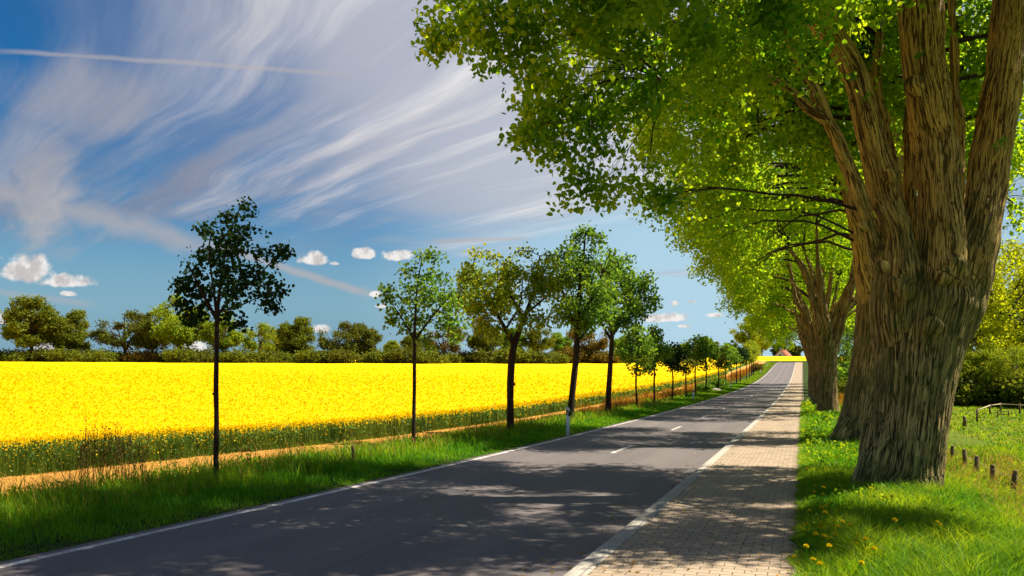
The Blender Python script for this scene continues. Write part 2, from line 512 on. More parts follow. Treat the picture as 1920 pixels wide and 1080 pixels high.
# ------------------------------------------------------------------ terrain heights (road runs along +y)
_ry = np.array([-80, -20, 0, 5.6, 11.7, 20.1, 41.5, 65, 91.3, 118, 141.5, 165, 190, 215, 240, 258, 273, 300, 340, 420])
_rz = np.array([1.6, .45, -.08, -.27, -.477, -.73, -1.24, -1.68, -2.02, -2.22, -2.22, -1.98, -1.45, -.72, -.02, .30, .40, .25, -.4, -1.2])
def _smooth_table(xs, zs):
    g = np.arange(-80, 421, 1.0)
    z = np.interp(g, xs, zs)
    ker = np.exp(-0.5 * (np.arange(-12, 13) / 5.0) ** 2); ker /= ker.sum()
    return g, np.convolve(np.pad(z, 12, 'edge'), ker, 'valid')
_g, _gz = _smooth_table(_ry, _rz)
def Rz(y):
    return np.interp(y, _g, _gz)
_f, _fz = _smooth_table(np.array([-80, 0, 12, 24, 45, 80, 113, 160, 200, 240, 280, 330, 420]),
                        np.array([.3, -.40, -.58, -1.20, -1.72, -1.95, -2.05, -1.8, -1.3, -.5, .2, .9, 1.6]))
def Fz(y):
    return np.interp(y, _f, _fz)
def sstep(x, a, b):
    t = np.clip((x - a) / (b - a), 0, 1)
    return t * t * (3 - 2 * t)
EDGE = -15.2     # x of the crop's edge
def G(x, y):
    x = np.asarray(x, float); y = np.asarray(y, float)
    r = Rz(y)
    far = 0.45 + 1.75 * sstep(y, 230, 380)
    # left side
    f = Fz(y) + (far - Fz(y)) * np.clip((EDGE - x) / 235.0, 0, 1) ** 0.9
    zl = r - 0.02 + (f - r) * sstep(-x, 9.6, 13.5)
    zl = zl - 0.22 * np.exp(-((x + 11.6) / 0.9) ** 2) * sstep(y, 14, 24)
    # right side
    mead = np.interp(y, [-80, 5, 20, 45, 80, 150, 260, 400], [.0, -1.0, -1.35, -1.85, -2.05, -2.2, -1.0, 1.0])
    mead = mead + 0.9 * sstep(x, 70, 300)
    zr = r + 0.07 + (mead - r - 0.07) * sstep(x, 1.9, 5.4)
    mid = r - 0.06
    z = np.where(x < -7.45, zl, np.where(x > 0.02, zr, mid))
    beyond = sstep(y, 284, 320)
    z = z + (far - z) * beyond * (x > -40) * (x < 60)
    z = z - 2.6 * sstep(y, 425, 470)
    return z
def G1(x, y):
    return float(G(np.array([x]), np.array([y]))[0])

def axis(parts):
    return np.concatenate([np.arange(a, b, s) for a, b, s in parts])
def grid_mesh(mb, xs, ys, zf, mi=0):
    X, Y = np.meshgrid(xs, ys)
    Z = zf(X.ravel(), Y.ravel())
    nx = len(xs)
    V = np.stack([X.ravel(), Y.ravel(), Z], 1)
    i = (np.arange(len(ys) - 1)[:, None] * nx + np.arange(nx - 1)[None, :]).ravel()
    mb.add(V, np.stack([i, i + 1, i + nx + 1, i + nx], 1), mi)

xs = np.concatenate([[-4000, -2500, -1500, -900], axis([(-600, -60, 20), (-60, -16, 4), (-16, -7.4, 0.4)]), [-7.46, -7.44, -4, -2, -0.02, 0.04], axis([(0.4, 9, 0.4), (9, 40, 2), (40, 200, 10)]), [260, 400, 900, 1500, 2500, 4000]])
xs = np.unique(xs)
ys = np.unique(np.concatenate([[-2500, -800, -200, -80], axis([(-40, 60, 0.6), (60, 160, 2), (160, 440, 4)]), [500, 700, 1200, 2000, 3500, 5000]]))
def ground_z(x, y):
    z = G(x, y)
    p = np.stack([x * 0.9, y * 0.9, x * 0], 1)
    amp = np.where((x < -7.9) | (x > 0.4), 1.0, 0.0) * np.where(np.abs(x) < 60, 1, 0) * (np.abs(y) < 200)
    return z + amp * 0.05 * pn(p)
mb = MB(); grid_mesh(mb, xs, ys, ground_z)
def ground_col(k):
    co = obj_co(k)
    x, y, z = k.sep(co)
    n = k.noise(co, 0.9, 5, 0.6)
    n2 = k.noise(co, 7.0, 5, 0.65)
    n3 = k.noise(co, 0.12, 3, 0.5)
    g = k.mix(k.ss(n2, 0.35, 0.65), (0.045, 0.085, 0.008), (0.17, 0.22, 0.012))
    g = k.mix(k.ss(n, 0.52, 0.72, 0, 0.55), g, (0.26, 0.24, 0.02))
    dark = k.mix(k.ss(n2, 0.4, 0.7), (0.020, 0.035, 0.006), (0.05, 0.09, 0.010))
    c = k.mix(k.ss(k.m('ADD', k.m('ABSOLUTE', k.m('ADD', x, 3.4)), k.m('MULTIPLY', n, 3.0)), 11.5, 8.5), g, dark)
    soil = k.mix(k.ss(n2, 0.3, 0.7), (0.42, 0.19, 0.035), (0.66, 0.34, 0.075))
    soil = k.mix(k.ss(k.noise(co, 26.0, 3, 0.6), 0.55, 0.7, 0, 0.45), soil, (0.22, 0.10, 0.02))
    e = k.m('ADD', k.m('ADD', x, k.ss(y, 22.0, 60.0, 0.0, 1.7)), k.m('MULTIPLY', k.m('SUBTRACT', n, 0.5), 2.2))
    c = k.mix(k.ss(e, -10.4, -11.0), c, soil)
    c = k.mix(k.ss(x, -17.0, -19.0), c, (0.05, 0.09, 0.012))
    # bare gritty rim beside the asphalt
    rim = k.m('ADD', k.m('ABSOLUTE', k.m('ADD', x, 7.45)), k.m('MULTIPLY', n2, 0.25))
    c = k.mix(k.ss(rim, 0.38, 0.12), c, (0.13, 0.085, 0.04))
    return c
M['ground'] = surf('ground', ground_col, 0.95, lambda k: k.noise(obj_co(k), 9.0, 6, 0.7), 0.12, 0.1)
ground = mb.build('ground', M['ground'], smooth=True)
tag(ground, 'grassy verge and meadow ground with orange soil strip by the crop', kind='structure')

# road, pavement, kerb, markings
ysr = axis([(-40, 60, 0.5), (60, 292, 2.0)])
def strip(mb, x0, x1, dz, ys=ysr, n=2, camber=0.0, mi=0):
    grid_mesh(mb, np.linspace(x0, x1, n), ys, lambda x, y: Rz(y) + dz + camber * (1 - ((x + 4.8) / 2.7) ** 2), mi)
mb = MB(); strip(mb, -7.5, -2.1, 0.0, n=8)
def road_col(k):
    co = obj_co(k)
    x, y, z = k.sep(co)
    fine = k.noise(co, 85.0, 3, 0.8)
    big = k.noise(k.xyz(x, k.m('MULTIPLY', y, 0.12), 0.0), 1.4, 4, 0.6)
    c = k.mix(k.ss(fine, 0.36, 0.66), (0.054, 0.058, 0.067), (0.188, 0.154, 0.140))
    c = k.mix(k.ss(big, 0.35, 0.7, 0.0, 0.35), c, (0.18, 0.155, 0.148))
    tr = k.m('ABSOLUTE', k.m('SUBTRACT', k.m('ABSOLUTE', k.m('ADD', x, 4.8)), 1.35))
    c = k.mix(k.ss(tr, 0.45, 0.0, 0.0, 0.25), c, (0.18, 0.155, 0.148))
    # darker stains and an asphalt seam
    st = k.noise(co, 0.7, 5, 0.65)
    c = k.mix(k.ss(st, 0.6, 0.75, 0, 0.4), c, (0.06, 0.052, 0.052))
    seam = k.m('ABSOLUTE', k.m('ADD', k.m('ADD', x, 4.35), k.m('MULTIPLY', k.noise(co, 1.2, 3), 0.05)))
    c = k.mix(k.ss(seam, 0.02, 0.004, 0, 0.5), c, (0.06, 0.05, 0.05))
    return c
M['asphalt'] = surf('asphalt', road_col, 0.72, lambda k: k.noise(obj_co(k), 95.0, 3, 0.8), 0.008, 0.18)
tag(mb.build('road', M['asphalt'], smooth=True), 'grey asphalt country road dipping and climbing again', kind='structure')

def paver_nodes(k):
    co = obj_co(k)
    br = k.new('ShaderNodeTexBrick')
    k.put(br.inputs['Vector'], co)
    br.inputs['Scale'].default_value = 1.0
    br.inputs['Brick Width'].default_value = 0.205
    br.inputs['Row Height'].default_value = 0.125
    br.inputs['Mortar Size'].default_value = 0.0055
    br.inputs['Mortar Smooth'].default_value = 0.25
    br.inputs['Bias'].default_value = 0.0
    br.inputs['Color1'].default_value = (0.27, 0.20, 0.138, 1)
    br.inputs['Color2'].default_value = (0.39, 0.30, 0.205, 1)
    br.inputs['Mortar'].default_value = (0.045, 0.038, 0.026, 1)
    return co, br
def pave_col(k):
    co, br = paver_nodes(k)
    sunk = k.m('MULTIPLY', br.outputs['Fac'], k.ss(k.noise(co, 1.8, 4, 0.6), 0.42, 0.62))
    c = k.mix(k.ss(k.noise(co, 60, 3, 0.7), 0.3, 0.7, 0.0, 0.5), br.outputs['Color'], (0.28, 0.225, 0.165))
    c = k.mix(k.ss(k.noise(co, 1.3, 5, 0.65), 0.50, 0.75, 0.0, 0.45), c, (0.15, 0.125, 0.09))
    c = k.mix(k.ss(k.m('ADD', k.sep(co)[0], k.m('MULTIPLY', k.noise(co, 4.0, 4), 0.45)), 0.02, 0.2, 0, 0.85), c, (0.09, 0.075, 0.035))
    c = k.mix(k.m('MULTIPLY', sunk, 0.8), c, (0.05, 0.07, 0.012))
    return c
def pave_bump(k):
    co, br = paver_nodes(k)
    return k.m('SUBTRACT', k.m('MULTIPLY', k.noise(co, 70, 3), 0.15), br.outputs['Fac'])
M['paver'] = surf('concrete_paver', pave_col, 0.85, pave_bump, 0.010, 0.25)
mb = MB(); strip(mb, -1.86, 0.10, 0.088, n=4)
tag(mb.build('pavement', M['paver'], smooth=True), 'footpath of tan concrete block pavers beside the road', kind='structure')
# kerb with a rounded edge
mb = MB()
prof = [(-2.10, -0.10), (-2.10, 0.035), (-2.085, 0.060), (-2.06, 0.075), (-1.94, 0.086), (-1.935, 0.080), (-1.925, 0.080), (-1.92, 0.088), (-1.868, 0.088), (-1.862, 0.070)]
V = np.array([[x, y, Rz(y) + dz] for y in ysr for x, dz in prof])
n = len(prof); i = (np.arange(len(ysr) - 1)[:, None] * n + np.arange(n - 1)[None, :]).ravel()
mb.add(V, np.stack([i, i + 1, i + n + 1, i + n], 1))
def kerb_col(k):
    co = obj_co(k); x, y, z = k.sep(co)
    j = k.m('ABSOLUTE', k.m('SUBTRACT', k.m('FRACT', y), 0.5))
    c = k.mix(k.ss(k.noise(co, 30, 4, 0.7), 0.3, 0.7), (0.27, 0.25, 0.21), (0.42, 0.39, 0.33))
    c = k.mix(k.ss(k.noise(co, 2.0, 4, 0.7), 0.5, 0.75, 0, 0.5), c, (0.16, 0.14, 0.10))
    return k.mix(k.ss(j, 0.009, 0.004), c, (0.04, 0.035, 0.03))
M['kerb'] = surf('kerb_stone', kerb_col, 0.85, lambda k: k.noise(obj_co(k), 60, 4, 0.7), 0.004, 0.25)
tag(mb.build('kerb', M['kerb'], smooth=True), 'pale concrete kerb between road and footpath', kind='structure')
def paint_col(k):
    co = obj_co(k)
    w = k.ss(k.m('ADD', k.noise(co, 45, 4, 0.8), k.m('MULTIPLY', k.noise(co, 3, 4), 0.5)), 0.60, 0.82)
    return k.mix(w, (0.80, 0.78, 0.72), (0.30, 0.26, 0.23))
M['paint'] = surf('road_paint', paint_col, 0.6, lambda k: k.noise(obj_co(k), 70, 3, 0.8), 0.006, 0.35)
mb = MB(); strip(mb, -7.36, -7.24, 0.004)
for y0 in np.arange(20.6, 280, 10.0):
    strip(mb, -4.75, -4.64, 0.004, ys=np.linspace(y0, y0 + 2.6, 5))
tag(mb.build('road_markings', M['paint'], smooth=True), 'white edge line and dashed centre line on the road', kind='structure')

# ------------------------------------------------------------------ rape field
def crop_z(x, y):
    h = 0.58 + 0.05 * pn(np.stack([x * 0.35, y * 0.35, x * 0], 1)) + 0.05 * pn(np.stack([x * 1.7, y * 1.7, x * 0 + 5], 1))
    return G(x, y) + h
def rape_sheet_col(k):
    co = obj_co(k)
    x, y, z = k.sep(co)
    n = k.noise(co, 6.0, 6, 0.75)
    n2 = k.noise(k.xyz(k.m('MULTIPLY', x, 0.6), k.m('MULTIPLY', y, 0.9), 0.0), 0.22, 5, 0.7)
    n4 = k.noise(co, 0.035, 3, 0.5)
    row = k.noise(k.xyz(k.m('MULTIPLY', k.m('ADD', k.m('MULTIPLY', x, 0.94), k.m('MULTIPLY', y, 0.34)), 0.10), k.m('MULTIPLY', k.m('ADD', k.m('MULTIPLY', x, -0.34), k.m('MULTIPLY', y, 0.94)), 0.9), 2.0), 1.0, 4, 0.7)
    c = k.mix(k.ss(n, 0.30, 0.62), (0.76, 0.48, 0.001), (0.80, 0.53, 0.001))
    c = k.mix(k.ss(n2, 0.60, 0.70, 0.0, 0.55), c, (0.42, 0.32, 0.01))
    c = k.mix(k.ss(row, 0.60, 0.72, 0.0, 0.7), c, (0.30, 0.26, 0.015))
    c = k.mix(k.ss(n4, 0.4, 0.65, 0.0, 0.35), c, (0.80, 0.58, 0.001))
    c = k.mix(k.ss(k.noise(co, 21.0, 3, 0.7), 0.60, 0.75, 0, 0.45), c, (0.35, 0.28, 0.01))
    return c
M['rape_sheet'] = surf('rape_in_bloom', rape_sheet_col, 0.9, lambda k: k.noise(obj_co(k), 12.0, 6, 0.8), 0.08, 0.05)
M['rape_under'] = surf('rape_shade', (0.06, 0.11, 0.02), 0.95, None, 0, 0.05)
mb = MB()
fx = np.unique(np.concatenate([[-900, -700], axis([(-500, -100, 10), (-100, -40, 3), (-40, EDGE - 1.0, 0.8)]), [EDGE - 1.6, EDGE - 1.0]]))
fy = axis([(-60, 80, 0.8), (80, 440, 4)])
grid_mesh(mb, fx, fy, crop_z)
# the crop's edge falls away to the soil
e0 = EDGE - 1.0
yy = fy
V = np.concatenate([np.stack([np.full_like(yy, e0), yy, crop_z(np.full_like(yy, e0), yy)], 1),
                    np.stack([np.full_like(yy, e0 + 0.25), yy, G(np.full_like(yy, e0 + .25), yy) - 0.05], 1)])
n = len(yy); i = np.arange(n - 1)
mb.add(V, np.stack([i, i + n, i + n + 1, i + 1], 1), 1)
# beyond the crest the field runs across behind the road
grid_mesh(mb, axis([(e0, 60, 3)]), axis([(300, 440, 4)]), lambda x, y: crop_z(x, y) - 0.9 * sstep(-y, -310, -300) - 0.1 * sstep(x, -40, 0))
# plants at the near edge and flower heads over the top
def persp_xy(n, u0, u1, Y0, Y1, g=rng, power=1.0):
    """random ground points, denser near the camera"""
    t = g.uniform(0, 1, n)
    Y = Y0 * (Y1 / Y0) ** (t ** power)
    x = g.uniform(u0, u1, n)
    y = (Y - x * Fv[0]) / Fv[1]
    return x, y, Y
n = 46000
x, y, Y = persp_xy(n, EDGE - 1.1, EDGE + 0.15, 10, 170)
x = x + 0.18 * pn(np.stack([y * 0.8, y * 0, y * 0], 1))
hh = rng.uniform(0, 1, n) ** 0.8
top = 0.64 * (0.75 + 0.25 * rng.uniform(0, 1, n))
z = G(x, y) + 0.02 + hh * top
sz = 0.055 * np.clip(Y / 18, 0.8, 4.5)
v, f = leaf_polys(np.stack([x, y, z], 1), sz, -0.5, 'leaf', aspect=0.7); mb.add(v, f, 2)
n = 16000   # stalks
x, y, Y = persp_xy(n, EDGE - 1.0, EDGE + 0.15, 10, 170)
z0 = G(x, y); h = rng.uniform(0.4, 0.7, n); w = 0.008 * np.clip(Y / 12, 1, 6)
dx = rng.normal(0, 0.04, n); dy = rng.normal(0, 0.04, n)
a = np.stack([x, y, z0], 1); b = a + np.stack([dx, dy, h], 1)
sd = Rv[None, :] * w[:, None]
mb.add(np.stack([a - sd, a + sd, b + sd * .5, b - sd * .5], 1).reshape(-1, 3), np.arange(4 * n).reshape(n, 4), 2)
n = 40000   # flowers at the edge
x, y, Y = persp_xy(n, EDGE - 1.5, EDGE + 0.05, 10, 170)
inn = np.clip((EDGE + 0.1 - x) / 1.2, 0, 1)
z = G(x, y) + 0.66 - rng.uniform(0, 1, n) ** 1.3 * (0.46 * (1 - inn) + 0.10) + 0.02
v, f = leaf_polys(np.stack([x, y, z], 1), 0.05 * np.clip(Y / 18, 0.8, 4), 0.0, 'quad', flat=0.2); mb.add(v, f, 3)
n = 260000  # flower heads across the field
x, y, Y = persp_xy(n, -1.0, 0.0, 10, 200, power=0.9)
lat = rng.uniform(0, 1, n)
Xl = -0.75 * Y + lat * (0.75 * Y + 0.45 * Y)
xx = Y * Fv[0] + Xl * Rv[0]; y2 = Y * Fv[1] + Xl * Rv[1]
thin = fbm(np.stack([(xx * .94 + y2 * .34) * .10, (-xx * .34 + y2 * .94) * .9, xx * 0 + 2], 1), 3)
ok = (xx < EDGE - 0.9) & (y2 > -50) & (y2 < 400) & ((thin < .55) | (rng.uniform(0, 1, n) < .35))
xx, y2, Y = xx[ok], y2[ok], Y[ok]
z = crop_z(xx, y2) + rng.uniform(-0.02, 0.12, len(xx)) * np.clip(Y / 25, 0.9, 1.2)
v, f = leaf_polys(np.stack([xx, y2, z], 1), 0.055 * np.clip(Y / 20, 0.9, 5), 0.0, 'quad', flat=0.85); mb.add(v, f, 3)
field = mb.build('rapeseed_crop', [M['rape_sheet'], M['rape_under'], M['rape_leaf'], M['rape_flower']], smooth=False)
tag(field, 'wide field of rapeseed in bright yellow bloom', kind='stuff')

# ------------------------------------------------------------------ grass
def blades(mb, x, y, h, w, lean=0.35, mi=0, zoff=0.0, g=rng, z=None):
    n = len(x)
    z0 = (G(x, y) if z is None else z) + zoff
    a = g.uniform(0, 2 * math.pi, n)
    d = np.stack([np.cos(a), np.sin(a), np.zeros(n)], 1)
    a2 = g.uniform(0, 2 * math.pi, n)
    s = np.stack([np.cos(a2), np.sin(a2), np.zeros(n)], 1) * (w * 0.5)[:, None]
    b = np.stack([x, y, z0], 1)
    up = np.array([0, 0, 1.0])
    L = (lean * g.uniform(0.2, 1.6, n) * h)[:, None]
    hh = h[:, None]
    m1 = b + up * hh * 0.55 + d * L * 0.30
    t = b + up * hh * 0.95 + d * L
    V = np.stack([b - s, b + s, m1 + s * 0.8, t, m1 - s * 0.8], 1).reshape(-1, 3)
    i5 = np.arange(n)[:, None] * 5
    mb.add(V, i5 + np.array([[0, 1, 2, 4]]), mi)
    mb.f.append((i5 + np.array([[4, 2, 3]]) + mb.n - len(V)).ravel()); mb.s.append(np.full(n, 3)); mb.mi.append(np.full(n, mi))

def grass_patch(name, label, regions, mats):
    mb = MB()
    for (n, x0, x1, Y0, Y1, h0, h1, w0, lean, mi, pw) in regions:
        x, y, Y = persp_xy(n, x0, x1, Y0, Y1, power=pw)
        c = fbm(np.stack([x * 1.1, y * 1.1, x * 0 + mi * 3], 1), 2)
        keep = rng.uniform(-0.9, 0.6, n) < c + 0.35
        if mi == 9:
            mi = 0
            edge = -.08 + .12 * fbm(np.stack([y * 1.6, y * 0, y * 0 + 5], 1), 3)
            keep = x > edge
        x, y, Y, c = x[keep], y[keep], Y[keep], c[keep]
        h = rng.uniform(h0, h1, len(x)) * (1 + 0.55 * c)
        # short at the asphalt and at the pavers
        h = h * np.where(x < -1, 0.25 + 0.75 * sstep(-x, 7.55, 8.5), 0.65 + 0.35 * sstep(x, 0.0, 0.7))
        w = w0 * np.clip(Y / 10, 0.8, 9)
        z = G(x, y); z = np.where((x > -.5) & (x < .03), Rz(y) + .085, z)
        blades(mb, x, y, h, w, lean, mi, z=z)
    return tag(mb.build(name, mats), label, kind='stuff')
gm = [M['grass'], M['grass_lush'], M['straw'], M['rape_leaf']]
grass_patch('verge_grass', 'lush green grass on the verge between road and young trees', [
    (100000, -10.5, -7.56, 6.5, 120, 0.10, 0.22, 0.0075, 0.55, 1, 1.0),
    (30000, -13.4, -10.6, 30, 120, 0.12, 0.30, 0.009, 0.5, 0, 1.0),
    (26000, -11.3, -9.4, 8.5, 90, 0.12, 0.32, 0.009, 0.5, 0, 1.0),
    (16000, -10.2, -7.56, 60, 250, 0.12, 0.22, 0.0075, 0.5, 0, 1.0),
    (5000, -11.6, -8.6, 8.5, 40, 0.28, 0.55, 0.009, 0.6, 0, 1.0),
    (2600, -12.4, -9.0, 8.5, 60, 0.2, 0.55, 0.008, 0.7, 2, 1.0)], gm)
grass_patch('grass', 'long grass around the old lindens, bright in the sun', [
    (120000, 0.06, 5.0, 5.2, 16, 0.09, 0.24, 0.0068, 0.75, 0, 1.0),
    (26000, 0.5, 5.0, 5.0, 9.0, 0.16, 0.34, 0.010, 0.9, 0, 1.0),
    (70000, 0.03, 4.0, 5.2, 60, 0.08, 0.22, 0.0085, 0.7, 1, 1.0),
    (50000, 1.5, 7.5, 5.5, 30, 0.10, 0.28, 0.009, 0.7, 0, 1.0),
    (6000, 2.6, 6.2, 8, 26, 0.15, 0.45, 0.008, 1.0, 2, 1.0),
    (16000, -0.04, 0.25, 5.2, 60, 0.07, 0.16, 0.0085, 1.5, 0, 1.0),
    (26000, -0.26, 0.06, 5.2, 60, 0.03, 0.10, 0.0080, 1.5, 9, 1.0)], gm)
grass_patch('meadow_grass', 'sunlit yellow green meadow grass below the bank', [
    (90000, 7.0, 36, 14, 95, 0.05, 0.13, 0.014, 0.8, 0, 1.0),
    (9000, 7.0, 36, 14, 95, 0.04, 0.12, 0.014, 0.8, 2, 1.0)], gm)
# low herbs in the verges
mb = MB()
for (n, x0, x1, Y0, Y1, s) in ((9000, 0.05, 2.2, 9, 60, 0.05), (7000, 2.6, 6.5, 8, 24, 0.045), (9000, -12.8, -9.5, 11, 70, 0.05)):
    x, y, Y = persp_xy(n, x0, x1, Y0, Y1)
    c = pn(np.stack([x * 1.3, y * 1.3, x * 0 + 9], 1))
    kk = c > 0.1
    x, y, Y, c = x[kk], y[kk], Y[kk], c[kk]
    z = G(x, y) + rng.uniform(0.03, 0.30, len(x)) * (0.4 + c)
    v, f = leaf_polys(np.stack([x, y, z], 1), s * np.clip(Y / 12, 0.8, 4), -0.1, 'leaf', flat=0.3)
    mb.add(v, f, 0)
tag(mb.build('weeds', [M['grass']]), 'leafy green weeds mixed into the verges', kind='stuff')
# orange reeds and dead grass on the far bank of the row
mb = MB()
for (n, x0, x1, Y0, Y1, h0, h1) in ((9000, -13.4, -11.3, 50, 240, 0.35, 0.95), (5000, -13.2, -11.4, 26, 60, 0.15, 0.5), (3500, 2.3, 4.6, 36, 120, 0.4, 0.9)):
    x, y, Y = persp_xy(n, x0, x1, Y0, Y1)
    kk = pn(np.stack([x * .7, y * .16, x * 0 + 3], 1)) > -0.12
    x, y, Y = x[kk], y[kk], Y[kk]
    blades(mb, x, y, rng.uniform(h0, h1, len(x)), 0.012 * np.clip(Y / 18, 1, 10), 0.25, 0)
tag(mb.build('dry_grass', [M['reed']]), 'tall orange dead grass along the far row of young trees', kind='stuff')

# ------------------------------------------------------------------ trees
def bark_coords(co, tubes, o3):
    """for every vertex: place round and along the limb it belongs to, so that the furrows run up each limb"""
    C, T, A, R, S, K = [], [], [], [], [], []
    for k, (p, r, s) in enumerate(tubes):
        p = np.asarray(p, float) - o3
        if len(p) < 4 or len(p) == 9: continue      # knobs take the bark of what they sit on
        t = unit(np.gradient(p, axis=0)); L = np.concatenate([[0], np.cumsum(np.linalg.norm(np.diff(p, axis=0), axis=1))])
        C.append(p); T.append(t); R.append(np.broadcast_to(r, len(p))); S.append(L + p[0, 2] * 0)
        K.append(np.full(len(p), k)); A.append(np.full(len(p), float(np.mean(r))))
    C, T, R, S, K, A = map(np.concatenate, (C, T, R, S, K, A))
    out = np.empty((len(co), 3))
    for a in range(0, len(co), 20000):
        q = co[a:a + 20000]
        d = np.sqrt(((q[:, None, :] - C[None]) ** 2).sum(2)) - R[None]
        j = np.argmin(d, 1)
        v = q - C[j]; t = T[j]
        al = (v * t).sum(1); v = v - al[:, None] * t
        e1 = unit(np.cross(t, np.array([0., 1., 0.13]))); e2 = np.cross(t, e1)
        an = np.arctan2((v * e2).sum(1), (v * e1).sum(1))
        out[a:a + 20000] = np.stack([np.cos(an) * A[j] + K[j] * 3.7, np.sin(an) * A[j], S[j] + al], 1)
    return out

def wood_mesh(tubes, mat, voxel=None, smooth_it=4, disp=0.0, freq=11.0, extra=None, origin=(0, 0, 0)):
    """tubes: list of (points, radii, segments). Fused into one skin when voxel is given, bark ridges pressed in."""
    o3 = np.array(origin, float)
    mb = MB()
    for p, r, s in tubes:
        mb.tube(np.asarray(p) - o3, r, s)
    me = mb.mesh('wood', mat, True)
    if voxel:
        tmp = bpy.data.objects.new('wood_tmp', me)
        COL.objects.link(tmp)
        md = tmp.modifiers.new('r', 'REMESH'); md.mode = 'VOXEL'; md.voxel_size = voxel; md.use_smooth_shade = True
        ms = tmp.modifiers.new('s', 'SMOOTH'); ms.iterations = smooth_it; ms.factor = 0.5
        dg = bpy.context.evaluated_depsgraph_get(); dg.update()
        me2 = bpy.data.meshes.new_from_object(tmp.evaluated_get(dg))
        bpy.data.objects.remove(tmp)
        me = me2
        if disp:
            n = len(me.vertices)
            co = np.empty(n * 3, np.float32); me.vertices.foreach_get('co', co); co = co.reshape(-1, 3).astype(float)
            nr = np.empty(n * 3, np.float32); me.vertices.foreach_get('normal', nr); nr = nr.reshape(-1, 3)
            lump = fbm(co * np.array([1.6, 1.6, 1.1]), 2, 3.1)
            wob = fbm(co * 1.3, 2, 9.0)[:, None] * 0.35
            bc = bark_coords(co, tubes, o3)
            q = bc * np.array([freq, freq, freq * 0.07]) + wob * freq * 0.12
            r1 = 1 - np.abs(pn(q, 1.7)) * 2.0
            r2 = 1 - np.abs(pn(q * 2.1, 8.7)) * 2.0
            ridge = r1 * 0.65 + r2 * 0.35
            up = np.clip(1 - np.abs(nr[:, 2]) * 0.6, 0, 1)
            co = co + nr * ((0.045 * lump + disp * (ridge - .3) * up)[:, None])
            me.vertices.foreach_set('co', co.astype(np.float32).ravel())
            ab = me.attributes.new('bark_co', 'FLOAT_VECTOR', 'POINT')
            ab.data.foreach_set('vector', bc.astype(np.float32).ravel())
            at = me.attributes.new('cavity', 'FLOAT', 'POINT')
            at.data.foreach_set('value', np.clip((ridge + 0.55) / 1.5, 0, 1).astype(np.float32))
            me.update()
        me.materials.clear(); me.materials.append(mat)
    if extra:
        pass
    return me

def branch_path(a, b, sag=0.0, wig=0.15, g=rng, n=8):
    a = np.array(a, float); b = np.array(b, float)
    L = np.linalg.norm(b - a)
    t = np.linspace(0, 1, n)[:, None]
    mid = (a + b) / 2 + np.array([0, 0, L * (0.16 + sag)]) + g.normal(0, wig * L * 0.25, 3)
    p = (1 - t) ** 2 * a + 2 * t * (1 - t) * mid + t ** 2 * b
    p[1:-1] += g.normal(0, wig * L * 0.05, (n - 2, 3))
    return p

def crown_mesh(blobs, mats, nodes, leaf, twigs=26.0, per=9, spread=0.16, droop=0.55, shape='leaf', gap=-0.25,
               origin=(0, 0, 0), twig_r=0.006, br_r=0.045, twig_draw=6, g=rng, shell=0.55, flat=0.0, tseg=4, zstretch=1.0, gapf=0.9):
    """leaves in twig clusters inside soft blobs, and the limbs and twigs that carry them"""
    o3 = np.array(origin, float)
    mb = MB(); P_all = []
    nodes = np.asarray(nodes, float)
    for b in blobs:
        c = np.array(b[:3], float); r = b[3]
        n = max(9, int(twigs * r ** 3 * 4.19 / (1 + 0.25 * r ** 1.2)))
        d = unit(g.normal(size=(n, 3))) * (g.uniform(0, 1, (n, 1)) ** shell) * r * np.array([1, 1, 0.8 * zstretch])
        p = c + d
        keep = fbm(p * gapf, 2, 2.2) > (gap if r > .6 else gap - .5)
        p = p[keep]
        if len(p) == 0:
            continue
        P_all.append(p)
        # a limb to the blob, twigs inside it
        dn = np.linalg.norm(nodes[:, :3] - c, axis=1) + 0.8 * np.maximum(nodes[:, 2] - c[2], 0)
        j = int(np.argmin(dn))
        if br_r:
            bp = branch_path(nodes[j, :3], c, g=g)
            r0 = min(br_r * (0.5 + r * 0.6), nodes[j, 3] * 0.7)
            mb.tube(bp - o3, np.linspace(r0, r0 * 0.3, len(bp)), 5, 1, cap=False)
            for q in p[g.permutation(len(p))[:twig_draw]]:
                s = bp[g.integers(4, len(bp))]
                tp = branch_path(s, q, g=g, n=4)
                mb.tube(tp - o3, np.linspace(max(twig_r, r0 * 0.22), twig_r * 0.5, 4), tseg, 1, cap=False)
    T = np.concatenate(P_all)
    n = len(T)
    L = np.repeat(T, per, axis=0) + g.normal(0, spread, (n * per, 3)) * np.array([1, 1, 0.8])
    v, f = leaf_polys(L - o3, leaf, droop, shape, g=g, flat=flat)
    mb.add(v, f, 0)
    return mb.mesh('crown', mats), len(f)

def add_tree(name, origin, wood, crown, label, cat='tree', group=None, s=1.0, rz=0.0, mat=None, crown_name='crown'):
    root = empty(name, origin, label, cat, group)
    root.scale = (s, s, s); root.rotation_euler = (0, 0, rz)
    for nm, me in (('trunk', wood), (crown_name, crown)):
        o = bpy.data.objects.new(nm, me); COL.objects.link(o); o.parent = root
        if nm != 'trunk' and mat is not None:
            o.material_slots[0].link = 'OBJECT'; o.material_slots[0].material = mat
    return root

